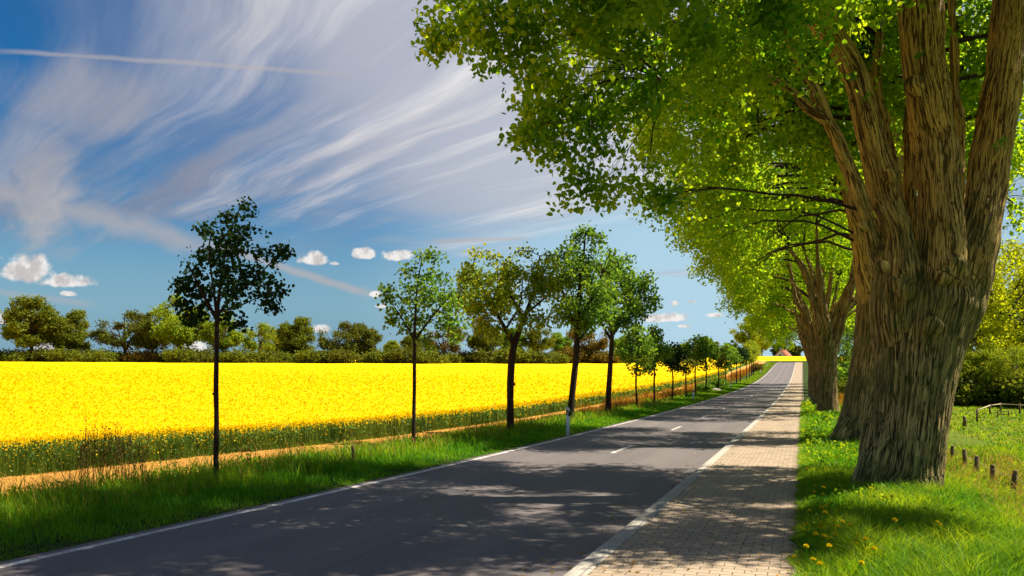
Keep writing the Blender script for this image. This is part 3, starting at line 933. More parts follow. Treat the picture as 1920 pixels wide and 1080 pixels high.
# --- the old linden close by --------------------------------------------------
Y1 = 13.8
def prof_pts(rows, Y):
    """rows of (px_left, px_right, py) -> centres and radii"""
    pts, rad = [], []
    for r in rows:
        l, rr, py = r[:3]
        Yd = r[3] if len(r) > 3 else Y
        pts.append(P((l + rr) / 2, py, Yd)); rad.append((rr - l) / 2 / FPX * Yd)
    return np.array(pts), np.array(rad)
def limb(rows, Y, n=5, seg=20):
    p, r = prof_pts(rows, Y)
    q = spline(np.hstack([p, r[:, None]]), n)
    return q[:, :3], np.maximum(q[:, 3] - 0.035, q[:, 3] * 0.7), seg
def knob(px, py, Y, r):
    c = P(px, py, Y); t = np.linspace(-1, 1, 9)[:, None]
    return (c - Fv * .0 + t * (Fv * .75 + np.array([.1, .1, .25])) * r * .98, r * (1 + .12 * np.sin(px + 5 * t[:, 0])) * np.sqrt(np.clip(1 - t[:, 0] ** 2, .02, 1)), 16)
base1 = P(1690, 912, Y1); base1[2] = G1(base1[0], base1[1])
tubes1 = [
    limb([(1585, 1800, 965), (1606, 1768, 920), (1622, 1764, 880), (1632, 1771, 830), (1640, 1780, 760), (1640, 1792, 700), (1634, 1812, 620), (1640, 1828, 560), (1665, 1812, 530), (1700, 1785, 512), (1730, 1760, 505)], Y1, 5, 40),
    limb([(1660, 1705, 710, 13.9), (1640, 1735, 640, 13.7), (1630, 1738, 580), (1636, 1732, 520), (1642, 1715, 470), (1655, 1690, 452)], Y1 - .25, 5, 24),
    limb([(1725, 1790, 700, 13.9), (1700, 1820, 630, 13.75), (1705, 1840, 560), (1750, 1860, 490), (1790, 1872, 430), (1810, 1860, 390)], Y1 - .1, 5, 24),
    # slim dark limb leaning left
    limb([(1640, 1710, 570), (1634, 1690, 520), (1626, 1662, 470), (1606, 1642, 410), (1582, 1620, 340), (1556, 1592, 270), (1532, 1562, 215), (1512, 1540, 165), (1488, 1512, 120), (1450, 1470, 40), (1420, 1432, -60, 14.3)], Y1 - .1),
    limb([(1534, 1560, 225), (1500, 1524, 200), (1470, 1488, 165), (1420, 1438, 140), (1376, 1390, 112), (1300, 1310, 138), (1255, 1262, 158)], Y1 - .15),
    # thick limb bending left
    limb([(1680, 1715, 660, 13.9), (1660, 1728, 590, 13.6), (1652, 1728, 510, 13.4), (1656, 1714, 440, 13.5), (1630, 1694, 375), (1618, 1680, 320), (1602, 1662, 250), (1590, 1640, 180), (1568, 1624, 125), (1536, 1592, 70), (1502, 1558, 20), (1468, 1515, -30), (1400, 1435, -120, 12.6), (1340, 1365, -230, 12.2)], Y1 + .1),
    # big central limb
    limb([(1735, 1785, 690, 13.9), (1716, 1806, 600, 13.65), (1716, 1816, 510, 13.4), (1722, 1808, 435, 13.45), (1720, 1800, 350, 13.6), (1712, 1797, 270), (1702, 1783, 200), (1689, 1769, 110), (1683, 1766, 20), (1678, 1752, -80), (1662, 1722, -220), (1640, 1690, -380), (1630, 1660, -520)], Y1 + .15, 5, 28),
    # right limb and its fork
    limb([(1785, 1825, 640, 13.9), (1765, 1850, 555, 13.65), (1782, 1872, 475, 13.45), (1804, 1880, 400, 13.6), (1815, 1890, 330), (1828, 1900, 250), (1838, 1912, 180), (1852, 1917, 130), (1868, 1922, 60), (1880, 1930, -20), (1910, 1955, -140), (1950, 1985, -300)], Y1 + .05, 5, 24),
    limb([(1838, 1886, 200), (1844, 1882, 130), (1850, 1880, 60), (1856, 1882, -20), (1850, 1872, -140), (1830, 1848, -280)], Y1 + .35),
    # darker limbs behind
    limb([(1760, 1820, 470), (1782, 1812, 340), (1782, 1810, 250), (1778, 1802, 150), (1776, 1798, 60), (1776, 1794, -40), (1790, 1804, -200)], Y1 + 1.3),
    limb([(1665, 1710, 480), (1672, 1704, 400), (1655, 1684, 300), (1636, 1668, 220), (1630, 1654, 150), (1640, 1658, 60)], Y1 + 1.5),
    limb([(1700, 1728, 470), (1692, 1720, 380), (1694, 1718, 300), (1694, 1714, 240), (1700, 1716, 160)], Y1 + 1.6),
    limb([(1634, 1660, 500), (1636, 1656, 420), (1644, 1660, 360)], Y1 + 1.0),
    # burls and root flares
    knob(1790, 500, 12.95, .20), knob(1770, 518, 12.95, .14), knob(1716, 160, 13.50, .17), knob(1619, 424, 13.5, .10), knob(1685, 532, 12.95, .15),
    knob(1700, 545, 12.9, .16), knob(1655, 500, 13.1, .12), knob(1745, 610, 13.0, .18), knob(1668, 330, 13.55, .12),
    (np.array([P(1650, 800, 13.7), P(1640, 850, 13.6), P(1622, 905, 13.4), P(1606, 960, 13.2), P(1590, 1010, 13.1)]), np.array([.25, .25, .22, .17, .10]), 14),
    (np.array([P(1742, 780, 13.7), P(1738, 860, 13.55), P(1733, 930, 13.4), P(1733, 1010, 13.3)]), np.array([.25, .28, .27, .2]), 14),
]
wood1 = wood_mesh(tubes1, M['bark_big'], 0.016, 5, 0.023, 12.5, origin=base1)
hand = [(850, 20, 12.5, .7), (828, 60, 12.5, .38), (812, 85, 12.5, .2), (880, 55, 12.2, .5), (925, 80, 12, .6), (960, 30, 12, .8), (1010, 70, 12, .9),
        (1090, 60, 11.5, 1.2), (1050, 165, 12, .8), (1020, 140, 12, .5), (1150, 150, 12, 1.2), (1035, 235, 11.5, .55), (998, 215, 11.5, .38), (985, 245, 11.5, .25), (1010, 262, 11.5, .3), (1095, 250, 12, .75),
        (1040, 290, 11.7, .42), (1060, 335, 12, .38), (1090, 345, 12, .45), (1140, 300, 12.5, .7), (1145, 365, 12, .36), (1205, 335, 12.5, .5), (1238, 372, 12.5, .25), (1225, 240, 13, 1.0),
        (1250, 60, 11, 1.4), (1350, 110, 12, 1.3), (1450, 40, 11, 1.3), (1310, 210, 14, 1.0), (1560, 100, 15.5, 1.2), (1190, 10, 11, 1.2),
        (1420, 230, 16.0, 1.2), (1520, 300, 17.0, 1.3), (1640, 120, 16, 1.3), (1800, 60, 16.5, 1.4), (1660, 30, 16, 1.3), (1880, 260, 17, 1.2), (1900, 380, 17, .9),
        (1830, 190, 17, 1.1), (1080, -40, 11, 1.2), (960, -60, 12, 1.3), (1330, -30, 11, 1.5), (1600, -80, 12.5, 1.4), (1780, 280, 17.5, 1.1)]
blobs1 = []
for px, py, Y, r in hand:
    p = P(px, py, Y); blobs1.append((*p, r))
g1 = np.random.default_rng(21)
cc = P(1690, 0, Y1); cc[2] = CAMZ + 8.2
for i in range(900):
    d = unit(g1.normal(size=3)); rr = g1.uniform(0.35, 1.0) ** 0.5
    p = cc + d * rr * np.array([6.6, 6.0, 4.7])
    Yd = depth(p[0], p[1])
    zr = (p[2] - CAMZ) / max(Yd, 1)
    if Yd < 15.6 and zr < 0.56: continue     # the view through to the limbs stays open
    if Yd >= 15.6 and zr < 0.22: continue
    if Yd < (8.2 if p[0] * Rv[0] + p[1] * Rv[1] < 6.0 else 9.8): continue
    Xc = p[0] * Rv[0] + p[1] * Rv[1]
    if Xc > 8.6 and g1.uniform() < .15: continue
    blobs1.append((*p, g1.uniform(0.8, 1.35)))
    if len(blobs1) > 185: break
nodes1 = np.concatenate([np.hstack([t[0], t[1][:, None]]) for t in tubes1[3:13]])
crown1, nl = crown_mesh(blobs1, [M['leaf_linden'], M['bark_dark']], nodes1, 0.095, 19, 24, 0.125, 0.65, 'leaf', gap=-0.06, origin=base1, twig_draw=7)
print('leaves near linden', nl)
root = add_tree('linden_tree', base1, wood1, crown1, 'huge pollarded linden with deeply furrowed bark, closest to the viewer', 'tree', 'old lindens lining the footpath')
# leaf sprigs on the bark
mb = MB()
for px, py, Yd in ((1727, 100, 13.2), (1628, 183, 13.4), (1600, 140, 13.3), (1882, 262, 13.1), (1700, 8, 13.2), (1870, 270, 13.1)):
    c = P(px, py, Yd)
    mb = MB()
    v, f = leaf_polys(c - base1 + g1.normal(0, 0.02, (6, 3)), 0.10, 0.2, 'leaf', g=g1); mb.add(v, f)
    o = mb.build('sprig', [M['leaf_green']]); o.parent = root

# --- the second old linden, leaning in behind the first -------------------------
Y2 = 24.6
base2 = P(1640, 840, Y2); base2[2] = G1(base2[0], base2[1])
tubes2 = [
    limb([(1545, 1725, 862), (1560, 1722, 836), (1575, 1718, 790), (1586, 1715, 740), (1597, 1712, 680), (1606, 1712, 620), (1612, 1716, 560), (1618, 1716, 510)], Y2, 5, 36),
    limb([(1608, 1680, 560), (1600, 1650, 500), (1592, 1630, 430), (1570, 1600, 350), (1540, 1566, 270), (1520, 1540, 180), (1500, 1516, 60)], Y2, 5, 18),
    limb([(1640, 1700, 560), (1650, 1700, 480), (1655, 1696, 400), (1660, 1694, 300), (1664, 1692, 180), (1670, 1692, 40)], Y2, 5, 18),
    limb([(1660, 1720, 560), (1690, 1740, 470), (1720, 1756, 370), (1750, 1780, 250), (1770, 1790, 100)], Y2, 5, 18),
    (np.array([P(1600, 800, 24.2), P(1568, 830, 24), P(1548, 845, 23.9)]), np.array([.4, .3, .12]), 12),
]
wood2 = wood_mesh(tubes2, M['bark_big'], 0.04, 4, 0.03, 7.0, origin=base2)
g2 = np.random.default_rng(22)
def crown_blobs(c, rad, n, r0, r1, g, zmin=None, reject=None):
    out = []
    t = 0
    while len(out) < n and t < n * 30:
        t += 1
        d = unit(g.normal(size=3)); rr = g.uniform(0.2, 1.0) ** 0.45
        p = c + d * rr * np.array(rad)
        if zmin is not None and p[2] < zmin: continue
        if reject is not None and reject(p): continue
        out.append((*p, g.uniform(r0, r1)))
    return out
c2 = base2 + np.array([0, 0, 10.6])
c2[:2] += Fv[:2] * 3.5
blobs2 = crown_blobs(c2, (7.0, 6.2, 5.6), 115, 0.9, 1.5, g2, zmin=base2[2] + 5.6, reject=lambda p: depth(p[0], p[1]) < 24.5 or ((p[2] - CAMZ) / depth(p[0], p[1]) < .24 and 960 + FPX * (p[0] * Rv[0] + p[1] * Rv[1]) / depth(p[0], p[1]) > 1430))
for px, py, Yd, r in ((1300, 330, 23, .8), (1290, 420, 23, .6), (1360, 440, 23, .9), (1400, 330, 23, 1.2)):
    blobs2.append((*P(px, py, Yd), r))
nodes2 = np.concatenate([np.hstack([t[0], t[1][:, None]]) for t in tubes2[1:4]])
crown2, nl = crown_mesh(blobs2, [M['leaf_far_linden'], M['bark_dark']], nodes2, 0.135, 20, 9, 0.20, 0.5, 'quad', gap=-0.18, origin=base2, twig_draw=4, g=g2)
print('leaves 2', nl)
add_tree('linden_tree', base2, wood2, crown2, 'old linden with green mossy trunk leaning in half hidden behind the furrowed one', 'tree', 'old lindens lining the footpath')

# --- the other lindens of the row: two patterns ----------------------------------
def linden_proto(seed, lean=0.0):
    g = np.random.default_rng(seed)
    tb = []
    tb.append((np.array([[0, 0, -.5], [0, 0, 0.1], [0.02, 0, 0.9], [0, .03, 2.2], [0, 0, 3.4], [0, 0, 4.4]]), np.array([.72, .60, .50, .48, .53, .50]), 28))
    nn = 7
    for i in range(nn):
        a = i * 2 * math.pi / nn + g.uniform(-.3, .3)
        out = g.uniform(0.25, 0.8)
        d = np.array([math.cos(a), math.sin(a), 0])
        ht = g.uniform(8, 12)
        z0 = g.uniform(3.0, 3.8)
        pts = [d * .28 + [0, 0, z0], d * .50 + [0, 0, z0 + 1.0], d * (.65 + out * .6) + [0, 0, z0 + 2.4], d * (.8 + out * 1.6) + [0, 0, z0 + 4.2], d * (1.0 + out * 3.0) + [0, 0, ht]]
        q = spline(np.hstack([np.array(pts) + g.normal(0, .08, (5, 3)), np.array([[.25], [.22], [.18], [.13], [.05]])]), 5)
        tb.append((q[:, :3], q[:, 3], 14))
        if i % 2 == 0:
            e = q[9, :3]
            en = d * g.uniform(3, 4.6) + [0, 0, g.uniform(6.5, 8.5)]
            p = branch_path(e, en, g=g, n=9)
            tb.append((p, np.linspace(.11, .03, 9), 10))
    w = wood_mesh(tb, M['bark'], 0.05, 3, 0.022, 7.0)
    bl = crown_blobs(np.array([-.7, 0, 10.3]), (6.8, 5.6, 5.3), 95, 1.0, 1.55, g, zmin=6.6, reject=lambda p: (p[2] < 10.0 and p[1] < 2.0 and p[0] > -3.2) or (p[2] < 9 and p[0] > -2.5 and abs(p[0]) < 3))
    nodes = np.concatenate([np.hstack([t[0], t[1][:, None]]) for t in tb[1:]])
    c, nl = crown_mesh(bl, [M['leaf_far_linden'], M['bark_dark']], nodes, 0.17, 9, 10, 0.22, 0.45, 'quad', gap=-0.2, twig_draw=3, g=g)
    print('leaves proto', nl)
    return w, c
LA = linden_proto(31); LB = linden_proto(32)
ordn = ['third', 'fourth', 'fifth', 'sixth', 'seventh', 'eighth', 'ninth', 'tenth', 'eleventh', 'twelfth', 'thirteenth', 'fourteenth', 'fifteenth', 'sixteenth']
rowY = [43.5, 54, 64.5, 75, 86, 97, 109, 122]
rowU = [1.35, 1.25, 1.2, 1.15, 1.2, 1.2, 1.3, 1.3, 1.4, 1.4, 1.5, 1.5]
for i, (Yd, u) in enumerate(zip(rowY, rowU)):
    x, y = PU(u, Yd)
    w, c = (LA, LB)[i % 2]
    extra = 'with grey green trunk, ' if i == 0 else ('with dark trunk, ' if i == 1 else '')
    add_tree('linden_tree', (x, y, G1(x, y)), w, c, f'leafy linden {extra}{ordn[i]} along the footpath from the viewer', 'tree', 'old lindens lining the footpath',
             s=(1.0, 1.06, 0.95, 1.02, .95, .95, .9, .88)[i], rz=[0.1, -.25, .3, -.1, .2, -.3, .15, 0][i])

# --- young trees on the far verge --------------------------------------------------
def young_tree(name, label, trunk_px, Yd, blobs_px, leaf, leafmat, group, forks=(), twigs=60, per=8, spread=0.09, gap=-0.3, droop=0.6, seed=1, flat=0.0, br=0.022, twig_draw=8, shell=0.6, bark=None, cat='tree', shape='leaf', gapf=1.8, zs=1.0):
    g = np.random.default_rng(seed)
    b = P(trunk_px[0][0], trunk_px[0][1], Yd)
    zg = G1(b[0], b[1]); b[2] = zg
    rows = [(t[0] - t[2] / 2, t[0] + t[2] / 2, t[1]) for t in trunk_px]
    p, r = prof_pts(rows, Yd)
    p[0][2] = zg - 0.1
    q = spline(np.hstack([p, r[:, None]]), 5)
    q[:, 3] = q[:, 3] * (1 + 0.10 * pn(q[:, :3] * 3.0))
    q[0, 3] *= 1.35
    q[:, 3] *= .88
    tb = [(q[:, :3], q[:, 3], 12)]
    for fk in forks:
        rows = [(t[0] - t[2] / 2, t[0] + t[2] / 2, t[1], Yd + (t[3] if len(t) > 3 else 0)) for t in fk]
        p, r = prof_pts(rows, Yd)
        qq = spline(np.hstack([p, r[:, None]]), 5)
        tb.append((qq[:, :3], qq[:, 3], 8))
    # pruned knots on the stem
    for kz in g.uniform(0.25, 0.85, 3):
        j = int(kz * len(q))
        tb.append((np.array([q[j, :3], q[j, :3] + g.normal(0, 1, 3) * q[j, 3] * 0.9]), np.array([q[j, 3] * .5, q[j, 3] * .4]), 6))
    mb = MB()
    for pp, rr, s in tb:
        mb.tube(pp - b, rr, s)
    wood = mb.mesh('trunk', bark or M['bark_dark'], True)
    nodes = np.concatenate([np.hstack([t[0][len(t[0]) // 2:], t[1][len(t[0]) // 2:][:, None]]) for t in tb[:1 + len(forks)]])
    bl = []
    for (px, py, wr, dy) in blobs_px:
        bl.append((*P(px, py, Yd + dy), wr / FPX * Yd))
    cm, nl = crown_mesh(bl, [leafmat, bark or M['bark_dark']], nodes, leaf, twigs, per, spread, droop, shape, gap=gap, origin=b, twig_draw=twig_draw, g=g, br_r=br, twig_r=0.004, shell=shell, flat=flat, gapf=gapf, zstretch=zs)
    return add_tree(name, b, wood, cm, label, cat, group)
GR = 'young trees planted along the field verge'
g0 = np.random.default_rng(3)
def ell_blobs(px, py, w, h, n, r0, r1, Yd, seed, dz=1.0, edge=None):
    g = np.random.default_rng(seed); out = []
    while len(out) < n:
        a = g.uniform(-1, 1, 3)
        if (a ** 2).sum() > 1: continue
        out.append((px + a[0] * w, py + a[1] * h, g.uniform(r0, r1), a[2] * w / FPX * Yd * dz))
    return out
b1 = [(455, 385, 22, 0), (430, 405, 24, .2), (470, 430, 24, 0), (415, 440, 30, -.2), (445, 470, 36, .3), (490, 470, 26, 0), (395, 480, 30, .2), (420, 510, 44, 0),
      (370, 500, 26, -.3), (350, 530, 20, 0), (335, 540, 13, .2), (380, 545, 40, .3), (440, 545, 42, -.2), (480, 510, 34, .2), (520, 480, 20, 0), (530, 470, 13, 0), (505, 530, 28, -.3),
      (500, 560, 24, .2), (515, 575, 12, 0), (345, 575, 20, .1), (370, 590, 22, 0), (430, 590, 24, .3), (355, 600, 10, 0), (465, 540, 30, .4), (410, 470, 34, .4), (385, 430, 14, 0), (528, 545, 14, .1), (440, 440, 30, -.3), (448, 605, 10, 0)]
young_tree('young_tree', 'slender dark leaved tree with wind swept crown, first in the roadside row', [(406, 912, 11), (405, 860, 11), (406, 790, 10.5), (405, 730, 10.5), (406, 660, 10), (407, 600, 10), (410, 560, 7), (418, 500, 5), (430, 440, 4), (448, 395, 2)], 13.95,
           b1, 0.078, M['leaf_dark'], GR, forks=[[(407, 600, 8), (385, 560, 5), (365, 520, 4), (350, 490, 2.5)], [(408, 590, 6), (440, 555, 4), (480, 520, 3), (510, 490, 2)], [(407, 598, 6), (400, 540, 4), (392, 470, 3), (398, 430, 2)], [(409, 585, 4), (445, 575, 3), (490, 555, 2)]],
           twigs=130, per=10, spread=0.075, gap=-0.02, seed=41, droop=0.8, br=0.012, gapf=2.6)
b2 = [(790, 480, 14, 0), (815, 478, 14, 0), (765, 510, 14, 0), (800, 520, 26, .3), (835, 520, 20, 0), (725, 560, 12, 0), (745, 585, 16, .2), (735, 600, 9, 0), (775, 560, 28, 0), (820, 560, 32, .4), (850, 560, 22, -.3),
      (860, 600, 18, 0), (790, 600, 28, .3), (830, 610, 24, 0), (760, 615, 14, 0), (800, 640, 16, 0), (850, 635, 14, .3), (722, 545, 7, 0), (760, 540, 14, .5), (800, 540, 26, -.5), (840, 585, 28, .3)]
young_tree('young_tree', 'slim young tree with light fresh green leaves, second in the roadside row', [(776, 832, 8), (776, 780, 8), (777, 720, 7.5), (777, 640, 7), (779, 590, 5), (782, 540, 3.5), (790, 490, 2)], 21.6,
           b2, 0.10, M['leaf_green'], GR, forks=[[(777, 640, 5), (762, 610, 3), (742, 580, 2)], [(777, 640, 5), (805, 600, 3.5), (835, 565, 2)]], twigs=95, per=9, spread=0.11, gap=-0.2, seed=42, br=0.02)
young_tree('young_tree', 'broad forked tree with sparse yellow green leaves, third in the roadside row', [(957, 818, 17), (957, 770, 15), (957, 720, 15), (960, 670, 15), (966, 640, 15), (978, 610, 10), (996, 560, 8), (1006, 520, 5), (1012, 480, 3)], 27.9,
           ell_blobs(952, 550, 95, 72, 64, 16, 30, 27.9, 5) + [(895, 475, 12, 0), (980, 470, 14, 0), (920, 480, 14, 0), (1030, 480, 14, 0), (880, 500, 12, 0)], 0.11, M['leaf_yellow'], GR,
           forks=[[(964, 645, 11), (948, 618, 9), (930, 585, 6), (905, 540, 4), (885, 500, 2)], [(984, 600, 6), (960, 560, 4.5), (945, 500, 3)], [(990, 585, 5), (1020, 560, 4), (1050, 530, 2.5)], [(948, 618, 5), (975, 570, 3.5), (980, 520, 2)]],
           twigs=36, per=9, spread=0.13, gap=-0.08, seed=43, br=0.028, twig_draw=8)
young_tree('young_tree', 'tall dark green tree just behind the white road post, fourth in the roadside row', [(1070, 796, 17), (1071, 760, 15), (1076, 710, 14), (1081, 660, 14), (1083, 610, 14), (1086, 560, 10), (1090, 510, 8), (1095, 470, 5), (1098, 435, 3)], 34.6,
           ell_blobs(1092, 540, 62, 80, 60, 14, 26, 34.6, 6) + [(1100, 440, 16, 0), (1085, 455, 18, 0), (1125, 450, 16, 0), (1145, 475, 12, 0), (1110, 470, 22, 0), (1098, 432, 14, 0), (1120, 440, 14, 0), (1080, 445, 14, 0), (1060, 470, 16, 0), (1045, 480, 12, 0)], 0.13, M['leaf_green'], GR,
           forks=[[(1082, 620, 8), (1066, 580, 6), (1050, 530, 4)], [(1084, 600, 8), (1110, 560, 6), (1130, 510, 3)], [(1083, 640, 5), (1110, 610, 4), (1145, 590, 2)]],
           twigs=32, per=9, spread=0.14, gap=-0.06, seed=44, br=0.03)
young_tree('young_tree', 'green tree with airy crown reaching right, fifth in the roadside row', [(1140, 780, 13), (1141, 740, 12), (1144, 690, 11), (1147, 640, 10), (1150, 590, 7), (1155, 540, 5), (1160, 490, 3)], 41.8,
           ell_blobs(1165, 555, 58, 68, 52, 12, 22, 41.8, 7) + [(1180, 490, 12, 0), (1215, 540, 12, 0), (1228, 568, 8, 0), (1150, 485, 10, 0)], 0.16, M['leaf_green'], GR,
           forks=[[(1147, 630, 6), (1170, 600, 4), (1200, 570, 2)], [(1147, 640, 5), (1130, 610, 4), (1115, 580, 2)]],
           twigs=23, per=9, spread=0.17, gap=-0.04, seed=45, br=0.03)
# the slim saplings that follow, from three patterns
def sapling_proto(seed, H, stem, cw, leaf, mat, n=22):
    g = np.random.default_rng(seed)
    mb = MB()
    pts = np.array([[0, 0, -.1], [.02, 0, stem * .3], [-.02, .02, stem * .65], [0, 0, stem], [.05, 0, stem + (H - stem) * .5], [.03, 0, H * .97]])
    q = spline(np.hstack([pts, np.array([[.065], [.055], [.05], [.045], [.025], [.008]])]), 4)
    mb.tube(q[:, :3], q[:, 3], 8)
    w = mb.mesh('trunk', M['bark_dark'], True)
    bl = crown_blobs(np.array([0, 0, (H + stem) / 2]), (cw, cw, (H - stem) / 2), n, .28, .5, g)
    c, nl = crown_mesh(bl, [mat, M['bark_dark']], q[8:], leaf, 42, 8, .12, 0.5, 'leaf', gap=-0.3, g=g, br_r=.02, twig_draw=3)
    return w, c
SP = [sapling_proto(51, 3.9, 1.9, .85, .13, M['leaf_dark'], 26), sapling_proto(52, 4.3, 1.9, .9, .14, M['leaf_green'], 26), sapling_proto(53, 2.9, 1.75, .5, .13, M['leaf_olive'], 7)]
sap = [ # px, py of the foot, py of the top, pattern, leaves, words
    (1193, 764, 612, 1, 'leaf_green', 'with loose green crown, sixth in the roadside row'),
    (1227, 757, 615, 1, 'leaf_green', 'with full green crown, seventh in the roadside row'),
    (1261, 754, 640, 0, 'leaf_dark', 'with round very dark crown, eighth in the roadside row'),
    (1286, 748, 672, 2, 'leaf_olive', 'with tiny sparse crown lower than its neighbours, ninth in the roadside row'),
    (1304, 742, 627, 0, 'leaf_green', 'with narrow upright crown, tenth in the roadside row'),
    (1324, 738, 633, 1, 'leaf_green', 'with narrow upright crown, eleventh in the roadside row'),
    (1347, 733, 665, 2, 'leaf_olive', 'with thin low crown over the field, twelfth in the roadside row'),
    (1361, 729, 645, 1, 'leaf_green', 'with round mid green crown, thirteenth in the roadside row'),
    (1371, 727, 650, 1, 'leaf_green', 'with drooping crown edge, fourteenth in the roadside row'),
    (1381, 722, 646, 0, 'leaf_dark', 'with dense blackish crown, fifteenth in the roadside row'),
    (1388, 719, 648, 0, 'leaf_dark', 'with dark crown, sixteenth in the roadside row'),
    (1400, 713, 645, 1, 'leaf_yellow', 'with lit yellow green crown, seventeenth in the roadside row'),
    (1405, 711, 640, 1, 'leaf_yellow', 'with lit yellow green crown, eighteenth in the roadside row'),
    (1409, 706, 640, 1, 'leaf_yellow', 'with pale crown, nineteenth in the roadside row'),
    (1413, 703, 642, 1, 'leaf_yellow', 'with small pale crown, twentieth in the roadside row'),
]
for i, (px, py, top, kd, mt, words) in enumerate(sap):
    Yd = 10.3 * 1500 / (1505 - px)
    x, y = PU(-10.3, Yd)
    z = G1(x, y)
    zt = CAMZ + (672 - top) / FPX * Yd
    H = (3.9, 4.3, 2.9)[kd]
    add_tree('young_tree', (x, y, z), SP[kd][0], SP[kd][1], 'thin sapling ' + words, 'tree', GR, s=max(0.6, (zt - z) / H), rz=i * 1.9, mat=M[mt])

# ------------------------------------------------------------------ trees beyond the field
def broad_proto(seed, H=18.0, dens=1.0, mat='leaf_forest', bare=0.0, leaf=0.62):
    g = np.random.default_rng(seed)
    mb = MB()
    q = spline(np.array([[0, 0, -1, .75], [0, 0, 0, .6], [.1, 0, 2.5, .45], [0, .2, 5, .42], [.2, 0, 8, .3], [.3, 0, 11, .18], [.2, 0, 14, .06]]), 4)
    mb.tube(q[:, :3], q[:, 3], 10)
    nodes = [q[8:]]
    for i in range(9):
        a = i * 2.4 + g.uniform(-.4, .4)
        j = g.integers(9, 20)
        e = np.array([math.cos(a) * g.uniform(3.5, 6), math.sin(a) * g.uniform(3.5, 6), g.uniform(8, 15)])
        p = branch_path(q[j, :3], e, g=g, n=7, wig=.3)
        r = np.linspace(.26, .06, 7)
        mb.tube(p, r, 7); nodes.append(np.hstack([p, r[:, None]]))
    w = mb.mesh('trunk', M['bark_far'], True)
    bl = crown_blobs(np.array([0, 0, H * .60]), (6.8, 6.8, H * .38), int(62 * dens), 1.2, 2.1, g, zmin=3.2)
    c, nl = crown_mesh(bl, [M[mat], M['bark_far']], np.concatenate(nodes), leaf, 4.2, 8, .5, .2, 'quad', gap=-0.25 + bare * .8, g=g, br_r=.09, twig_draw=5, twig_r=.03, gapf=.45)
    return w, c
BR = [broad_proto(61), broad_proto(62, dens=.75, bare=.10), broad_proto(63, H=15, dens=.55, bare=.22, leaf=.5)]
FB = 'broad trees beyond the yellow field'
far = [ # px centre, py top, width scale, pattern, leaf material, distance, label
    (58, 562, 0, 'leaf_forest', 245, 'large domed dark tree at the far left edge of the tree line'),
    (133, 586, 0, 'leaf_forest', 250, 'round tree just right of the large domed one at the far left'),
    (235, 582, 2, 'leaf_olive', 255, 'brownish olive tree left of the paler pair in the tree line'),
    (284, 592, 1, 'leaf_olive', 255, 'olive tree between the brownish one and the tall open one'),
    (335, 564, 1, 'leaf_yellow', 250, 'tall open tree with visible fork just left of the dark sapling'),
    (420, 590, 1, 'leaf_yellow', 250, 'yellow green tree seen behind the trunk of the dark sapling'),
    (487, 605, 2, 'leaf_yellow', 262, 'small pale tree right of the dark sapling in the tree line'),
    (516, 622, 1, 'leaf_olive', 275, 'low dull tree beside the small pale one'),
    (557, 599, 0, 'leaf_forest', 255, 'dense rounded dark green tree under the white cloud'),
    (636, 603, 2, 'leaf_olive', 250, 'spreading thin tree left of its round neighbour in the tree line'),
    (683, 610, 0, 'leaf_olive', 255, 'rounded olive tree left of the second roadside tree'),
    (735, 640, 0, 'leaf_yellow', 290, 'low distant tree behind the stem of the second roadside tree'),
    (775, 625, 0, 'leaf_forest', 265, 'dark green tree directly behind the second roadside tree'),
    (832, 606, 2, 'leaf_rust', 250, 'open tree with yellow brown leaves between second and third roadside trees'),
    (905, 600, 1, 'leaf_forest', 255, 'green tree left of the third roadside trunk'),
    (960, 618, 0, 'leaf_green', 265, 'green tree behind the third roadside trunk'),
    (1010, 610, 1, 'leaf_forest', 265, 'green tree right of the third roadside trunk'),
    (1050, 626, 0, 'leaf_green', 280, 'rounded tree left of the fourth roadside trunk'),
    (1104, 606, 2, 'leaf_rust', 250, 'rust coloured open oak between fourth and fifth roadside trees'),
    (1165, 632, 0, 'leaf_green', 285, 'bright green distant tree right of the fifth roadside trunk'),
    (1205, 640, 0, 'leaf_forest', 300, 'distant dark tree behind the sixth roadside sapling'),
    (1250, 648, 1, 'leaf_green', 310, 'distant tree behind the eighth roadside sapling'),
    (1282, 645, 0, 'leaf_forest', 320, 'dark distant tree behind the tiny ninth sapling'),
    (1340, 642, 0, 'leaf_forest', 330, 'distant dark tree right of the eleventh sapling'),
    (1372, 640, 1, 'leaf_olive', 330, 'distant olive tree behind the dense blackish sapling'),
    (1405, 598, 1, 'leaf_yellow', 345, 'tall golden green tree above the far end of the road'),
    (1428, 622, 1, 'leaf_yellow', 360, 'golden tree right of the tallest at the far end of the road'),
    (1462, 640, 0, 'leaf_olive', 490, 'olive tree behind the white house'),
    (1490, 645, 0, 'leaf_olive', 520, 'olive tree right of the white house'),
]
for i, (px, top, kd, mt, Yd, label) in enumerate(far):
    p = P(px, 672, Yd); z = G1(p[0], p[1])
    zt = CAMZ + (672 - top) / FPX * Yd
    H = (17.4, 17.4, 15.0)[kd]
    s = max(.35, (zt - z) / H)
    t = add_tree('broad_tree', (p[0], p[1], z), BR[kd][0], BR[kd][1], label, 'tree', FB, s=s, rz=i * 1.7, mat=M[mt])
